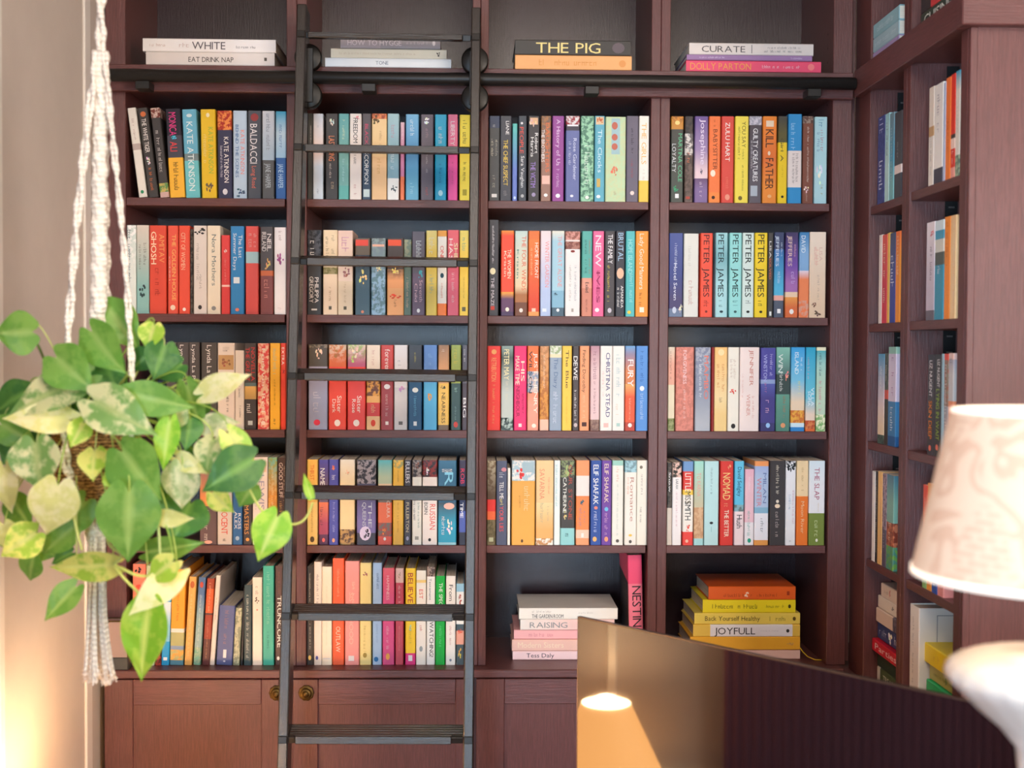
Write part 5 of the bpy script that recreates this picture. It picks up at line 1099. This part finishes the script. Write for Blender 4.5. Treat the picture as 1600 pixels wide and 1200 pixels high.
# ================================================================ hanging plant
PY = EYE.y+2.05
def pp(px, py, off=0.0):                     # a point hanging off metres nearer than the plant's middle plane
    return W(px, py, PY-off)
def leafmat():
    m, nt, b = mat('pothos_leaf')
    a = nd(nt, 'ShaderNodeAttribute', attribute_name='Col'); a2 = nd(nt, 'ShaderNodeAttribute', attribute_name='ColB')
    n = noise(nt, 34, (1, 1, 1), 4, rough=.65); f = ramp(nt, n, [(.46, (0, 0, 0)), (.56, (1, 1, 1))])
    col = mixrgb(nt, f, a.outputs['Color'], a2.outputs['Color'])
    nt.links.new(col, b.inputs['Base Color']); b.inputs['Roughness'].default_value = .38; b.inputs['Specular IOR Level'].default_value = .4
    tr = nd(nt, 'ShaderNodeBsdfTranslucent'); nt.links.new(mixrgb(nt, 1.0, col, (1, 1, .55), 'MULTIPLY'), tr.inputs[0])
    mx = nd(nt, 'ShaderNodeMixShader'); mx.inputs[0].default_value = .38
    nt.links.new(b.outputs[0], mx.inputs[1]); nt.links.new(tr.outputs[0], mx.inputs[2]); nt.links.new(mx.outputs[0], nt.nodes['Material Output'].inputs[0])
    bump(nt, b, noise(nt, 50), .25)
    return m
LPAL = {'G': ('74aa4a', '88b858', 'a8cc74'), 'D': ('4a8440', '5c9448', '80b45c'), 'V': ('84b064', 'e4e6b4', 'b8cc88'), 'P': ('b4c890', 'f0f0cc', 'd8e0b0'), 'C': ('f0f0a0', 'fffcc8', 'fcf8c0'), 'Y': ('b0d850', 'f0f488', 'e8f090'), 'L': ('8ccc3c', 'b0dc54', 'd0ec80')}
GT = [(0, .60), (.08, .80), (.18, .95), (.3, 1.0), (.45, .91), (.6, .70), (.75, .42), (.88, .17), (.96, .045), (1, 0)]
def gw(t):
    for (a, x), (b_, y) in zip(GT, GT[1:]):
        if t <= b_: return x+(y-x)*(t-a)/(b_-a)
    return 0
def leaf(mb, base, tip, wpx, typ, off, rng, narrow=False):
    A_ = pp(base[0], base[1], off); dt = rng.uniform(-.015, .03); B_ = pp(tip[0], tip[1], off+dt)
    ax_ = (B_-A_); L_ = ax_.length; ax_.normalize(); wd = wpx*1.14/F*2.05
    side = ax_.cross(Vector((0, 1, 0))).normalized(); roll_ = rng.uniform(-.35, .35)
    side = (Matrix.Rotation(roll_, 3, ax_) @ side).normalized(); nrm = side.cross(ax_).normalized()
    if nrm.y > 0: nrm = -nrm
    nu, nt_ = 8, 12; g = {}; lob = .20*L_ if not narrow else .03*L_
    fold = rng.uniform(.10, .22); bend = rng.uniform(.04, .16)*L_
    ca, cb, cm = (lin(x) for x in LPAL[typ]); j = rng.uniform(.88, 1.12)
    ca = tuple(min(1, x*j) for x in ca); cb = tuple(min(1, x*j) for x in cb)
    for it in range(nt_+1):
        t = it/nt_
        for iu in range(-nu//2, nu//2+1):
            u = iu/(nu/2); au = abs(u); wv = .012*wd*math.sin(t*17+au*5)
            y = t*L_ - lob*(1-t)**4*(1-(2*au-1)**2 if au < .5 else 1-.55*(2*au-1)**2)*(1 if au > 0 else 0)
            x = u*gw(t)*wd/2*1.02
            zz2 = -fold*abs(x)*-1 + bend*(1-(2*t-.75)**2)*.5 + wv
            g[it, iu] = mb.vert(A_+ax_*y+side*x+nrm*(zz2-bend*t*t*.6))
    for it in range(nt_):
        for iu in range(-nu//2, nu//2):
            def cc(i, tt): return cm if (i == 0 and typ != 'C') else ca
            ids = [g[it, iu], g[it, iu+1], g[it+1, iu+1], g[it+1, iu]]
            mb.face(ids, [cc(iu, it), cc(iu+1, it), cc(iu+1, it+1), cc(iu, it+1)], [cm if q == 0 else cb for q in (iu, iu+1, iu+1, iu)], 0, True)
    return A_
def c3(x, y): return (x/3, 460+y/3)
def c4(x, y): return (x/2.858, 780+y/2.858)
LV = [  # base, tip, width px, type, nearer offset
 (c3(150,175),c3(-35,185),60,'G',.06), (c3(128,460),c3(-40,560),52,'D',.03), (c3(510,70),c3(655,262),56,'G',.02), (c3(435,175),c3(583,375),58,'G',.07), (c3(270,300),c3(438,452),62,'G',.09),
 (c3(395,395),c3(12,575),58,'V',.08), (c3(320,590),c3(4,575),42,'C',.09), (c3(445,500),c3(730,655),64,'V',.13), (c3(170,700),c3(190,930),70,'V',.11), (c3(272,895),c3(215,1135),64,'C',.14),
 (c3(580,740),c3(752,970),74,'G',.13), (c3(605,930),c3(600,1262),80,'G',.15), (c3(618,470),c3(915,533),46,'G',.12), (c3(880,430),c3(950,650),42,'G',.05), (c3(958,468),c3(1175,370),38,'C',.06),
 (c3(958,620),c3(1125,598),33,'P',.05), (c3(1000,690),c3(962,840),44,'V',.07), (c3(1072,655),c3(1200,832),38,'Y',.09), (c3(1180,780),c3(946,922),62,'D',.10), (c3(855,810),c3(850,1010),52,'P',.09),
 (c3(832,765),c3(970,840),26,'C',.08), (c3(890,985),c3(808,1160),66,'D',.04), (c3(742,1040),c3(910,1055),27,'C',.12), (c3(700,1205),c3(955,1165),36,'G',.05), (c3(1300,1045),c3(1207,1254),52,'L',.10),
 (c3(1463,960),c3(1420,832),13,'L',.08), (c3(395,970),c3(240,1140),54,'G',.06), (c3(165,1120),c3(0,1230),50,'Y',.09), (c3(25,815),c3(48,1035),38,'C',.10), (c3(10,610),c3(172,700),44,'G',.04),
 (c3(390,605),c3(328,720),32,'Y',.11), (c3(445,740),c3(432,872),42,'Y',.10), (c3(722,150),c3(690,262),38,'Y',.03), (c3(700,275),c3(610,360),34,'D',.02), (c3(770,245),c3(720,400),48,'D',.03),
 (c3(850,330),c3(735,395),40,'D',.035), (c3(795,600),c3(762,830),34,'L',.11), (c3(890,590),c3(870,730),38,'D',.06), (c3(740,500),c3(830,600),36,'V',.09), (c3(480,290),c3(560,480),48,'D',.04),
 (c3(330,490),c3(450,545),38,'D',.05), (c3(20,1080),c3(60,1210),40,'C',.08), (c4(505,290),c4(215,308),44,'Y',.10), (c4(335,395),c4(195,545),38,'G',.09), (c4(325,130),c4(180,252),40,'G',.06),
 (c4(150,262),c4(130,370),36,'G',.05), (c4(790,330),c4(572,520),42,'C',.12), (c4(665,480),c4(625,820),64,'L',.13), (c4(320,240),c4(225,290),24,'D',.04), (c4(770,280),c4(655,370),38,'Y',.14),
 (c3(850,540),c3(800,640),34,'P',.08), (c3(560,370),c3(460,500),44,'D',.02), (c3(620,590),c3(560,700),36,'D',.02), (c3(360,640),c3(240,720),40,'D',.02), (c3(130,480),c3(20,640),44,'D',.0),
 (c3(940,740),c3(860,860),40,'D',.02), (c3(820,900),c3(760,1010),40,'D',.01), (c3(1180,900),c3(1120,1000),36,'G',.06), (c3(1000,930),c3(1095,1025),34,'Y',.05), (c3(60,960),c3(150,1100),40,'G',.03),
 (c3(400,870),c3(500,960),36,'G',.04), (c3(30,1090),c3(110,1200),44,'G',.02), (c3(530,830),c3(600,905),40,'Y',.12), (c3(160,1170),c3(260,1230),40,'G',.03), (c3(80,700),c3(10,800),40,'D',.0)]
rng = random.Random(5)
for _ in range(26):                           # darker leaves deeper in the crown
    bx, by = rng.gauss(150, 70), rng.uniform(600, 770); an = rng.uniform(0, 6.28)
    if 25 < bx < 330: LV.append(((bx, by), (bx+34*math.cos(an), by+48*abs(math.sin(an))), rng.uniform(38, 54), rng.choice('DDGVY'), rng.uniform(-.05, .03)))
r = empty('potted_pothos', pp(150, 720), 'lush variegated trailing pothos in a brown woven basket hanging at the left', 'plant')
inv = Matrix.Translation(-Vector(r.location))
fol = MB(); bases = []
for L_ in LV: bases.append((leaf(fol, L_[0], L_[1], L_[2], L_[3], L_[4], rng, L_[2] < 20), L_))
def local(mb):
    mb.v = [tuple(inv @ Vector(v)) for v in mb.v]; return mb
local(fol).build('foliage', leafmat(), r, True)
st = MB(); cen = pp(152, 668)
def bez(a, b_, c, d, n=14): return [a*(1-t)**3+b_*3*t*(1-t)**2+c*3*t*t*(1-t)+d*t**3 for t in (i/n for i in range(n+1))]
def stem_to(B, r0_=.0022, col='b8cc68'):
    cx_ = cen+Vector((rng.uniform(-.035, .035), rng.uniform(-.03, .03), rng.uniform(-.01, .02)))
    up_ = cx_+Vector(((B.x-cx_.x)*.4, -.05, .05 if B.z > cx_.z-.05 else .03)); mid = Vector((B.x, B.y, B.z))+Vector((0, .02, .06))
    c = lin(col); P_ = bez(cx_, up_, mid, B); st.tube(P_, lambda i: r0_*(1-.03*i), 7, c)
for (B, L_) in bases:
    if L_[0][0] < 340 or L_[0][1] < 700: stem_to(B, .0017, rng.choice(('b8cc68', '98b850', 'c8d080')))
def vine(pts, rad, col):
    P_ = [pp(*p) for p in pts]; out = []
    for i in range(len(P_)-1):
        a = P_[max(i-1, 0)]; b_ = P_[i]; c = P_[i+1]; d = P_[min(i+2, len(P_)-1)]
        for k in range(6):
            t = k/6; out.append(.5*((2*b_)+(c-a)*t+(2*a-5*b_+4*c-d)*t*t+(3*b_-a-3*c+d)*t**3))
    out.append(P_[-1]); st.tube(out, rad, 7, lin(col))
vine([(345, 690, .07), (370, 720, .09), (395, 775, .1), (414, 803, .1), (432, 812, .1), (450, 819, .1), (468, 817, .09), (480, 806, .08), (489, 785, .08)], .0018, 'c8d070')
vine([(50, 520, .06), (62, 545, .05), (75, 570, .02), (110, 600, .01), (150, 660, 0)], .002, '5a7838')
vine([(110, 770, .12), (118, 820, .12), (128, 860, .12)], .0022, 'c8d078')
vine([(163, 820, .14), (170, 850, .13), (190, 868, .12), (178, 882, .11)], .002, 'c0cc70')
vine([(178, 882, .11), (200, 893, .12), (222, 900, .12), (268, 898, .12)], .0022, 'd0d870')
vine([(178, 884, .11), (195, 905, .12), (215, 925, .12), (232, 948, .12)], .0022, 'd0d870')
vine([(247, 818, .13), (249, 845, .13), (250, 872, .13)], .002, 'c0d080')
local(st).build('stems', M['print'], r, True)
# basket
m, nt, bs = mat('woven_rattan')
tc = nd(nt, 'ShaderNodeTexCoord'); wv = nd(nt, 'ShaderNodeTexWave', bands_direction='Z'); wv.inputs['Scale'].default_value = 60; wv.inputs['Distortion'].default_value = 6; wv.inputs['Detail Scale'].default_value = 3
nt.links.new(tc.outputs['Object'], wv.inputs[0])
nt.links.new(ramp(nt, wv.outputs['Fac'], [(.2, lin('603c20')), (.6, lin('b47c48')), (.9, lin('dca468'))]), bs.inputs['Base Color']); bs.inputs['Roughness'].default_value = .8; bump(nt, bs, wv.outputs['Fac'], .8, .003)
bk = MB(); Z_ = lambda py: pp(150, py).z-r.location.z
bk.lathe([(0, Z_(792)), (.030, Z_(790)), (.052, Z_(770)), (.066, Z_(735)), (.070, Z_(700)), (.066, Z_(668)), (.069, Z_(662)), (.062, Z_(664)), (.060, Z_(676)), (0, Z_(680))], 48, rmod=lambda a, z: 1+.012*math.cos(40*a))
bk.build('basket', m, r)
# ================================================================ macrame hanger
M['cord'] = plain('cotton_cord', 'f2e8da', .9, 0, .08, 220, .5)
nt = M['cord'].node_tree; bs = nt.nodes['Principled BSDF']
tc = nd(nt, 'ShaderNodeTexCoord'); wv = nd(nt, 'ShaderNodeTexWave', bands_direction='Z'); wv.inputs['Scale'].default_value = 38; wv.inputs['Distortion'].default_value = 2.5; wv.inputs['Detail Scale'].default_value = 2
nt.links.new(tc.outputs['Object'], wv.inputs[0]); bump(nt, bs, wv.outputs['Fac'], .6, .003)
nt.links.new(ramp(nt, wv.outputs['Fac'], [(.0, lin('eadfd0')), (.3, lin('faf2e6'))]), bs.inputs['Base Color'])  # crease shade painted into the cord: darker tone in the wave troughs
r2 = empty('macrame_hanger', pp(157, 0), 'cream knotted macrame cord hanger holding the plant, with a long tassel below', 'plant hanger')
org = Vector(r2.location)
def rope(pts, rad, tw, name, parent=None, strands=2, knob=.0):
    P_ = [pp(*p)-org for p in pts]; fine = []
    for i in range(len(P_)-1):
        n = max(2, int((P_[i+1]-P_[i]).length/.0035))
        for k in range(n): fine.append(P_[i].lerp(P_[i+1], k/n))
    fine.append(P_[-1]); b = MB()
    for s_ in range(strands):
        q = []
        for i, p in enumerate(fine):
            a = i*tw+s_*2*math.pi/strands; q.append(p+Vector((math.cos(a)*rad*.55, math.sin(a)*rad*.55, 0)))
        b.tube(q, lambda i: rad*.60*(1+(knob+.14)*math.sin(i*.75+s_*1.2)), 7)
    return b.build(name, M['cord'], parent or r2)
rope([(157, -160, .0), (157.5, -20, .0), (157, 40, 0), (157.5, 82, 0)], .0078, .16, 'cord', None, 2, .10)
rope([(152, 80, .01), (141, 160, .02), (129, 260, .03), (118, 370, .04), (110, 470, .05), (105, 540, .06), (98, 640, .072), (104, 730, .072), (140, 812, .02), (150, 832, .01)], .0066, .14, 'cord', None, 2, .14)
rope([(157, 82, .0), (157, 200, .0), (155, 340, .01), (154, 460, .04), (150, 560, .03), (149, 650, -.078), (149, 740, -.078), (149, 800, -.03), (150, 832, .0)], .0112, .12, 'cord', None, 5, .14)
rope([(162, 80, .0), (163, 250, -.02), (166, 420, -.05), (168, 600, -.07), (168, 720, -.07), (156, 812, -.01), (151, 832, .0)], .0066, .14, 'cord', None, 2, .14)
rope([(163, 80, .01), (172, 180, .01), (184, 290, .02), (194, 390, .03), (200, 470, .04), (205, 560, .05), (208, 650, .06), (200, 735, .06), (165, 812, .02), (152, 832, .01)], .0050, .14, 'cord', None, 2, .16)
b = MB(); kz = pp(150, 832)-org
b.lathe([(.008, .018), (.0155, .012), (.017, 0), (.0155, -.012), (.011, -.018)], 20, Matrix.Translation(kz), rmod=lambda a, z: 1+.06*math.sin(6*a+z*300)); b.build('gathering_knot', M['cord'], r2)
b = MB(); rg = random.Random(3)
for i in range(26):
    a = rg.uniform(0, 2*math.pi); q = rg.random()**.5
    x0_ = math.cos(a)*q; y0_ = math.sin(a)*q
    ln = rg.uniform(1045, 1062); wob = rg.uniform(-1.5, 1.5)
    pts = [(150+x0_*13, 838, .01-y0_*.012), (149.5+x0_*14.5+wob*.4, 900, .01-y0_*.014), (149+x0_*17, 960, .01-y0_*.016), (149.5+x0_*21+wob, 1005, .01-y0_*.02), (150.5+x0_*26+wob, ln-12, .01-y0_*.024), (151+x0_*28+wob*2, ln, .01-y0_*.026)]
    P_ = [pp(*p)-org for p in pts]; sm = []
    for k in range(len(P_)-1):
        for t in (0, .33, .66): sm.append(P_[k].lerp(P_[k+1], t))
    sm.append(P_[-1]); b.tube(sm, .0026, 6)
    e_ = P_[-1]
    for _ in range(5): b.tube([e_, e_+Vector((rg.uniform(-.006, .006), rg.uniform(-.004, .004), rg.uniform(-.012, -.003)))], .0012, 5)
b.build('tassel', M['cord'], r2)
b = MB(); b.lathe([(0, .0), (.012, -.001), (.014, -.01), (.005, -.012), (.004, -.02)], 16, Matrix.Translation((org.x, org.y, CEIL)))
tag(b.build('ceiling_hook', M['brass']), 'brass ceiling hook above the hanging plant', 'hook')
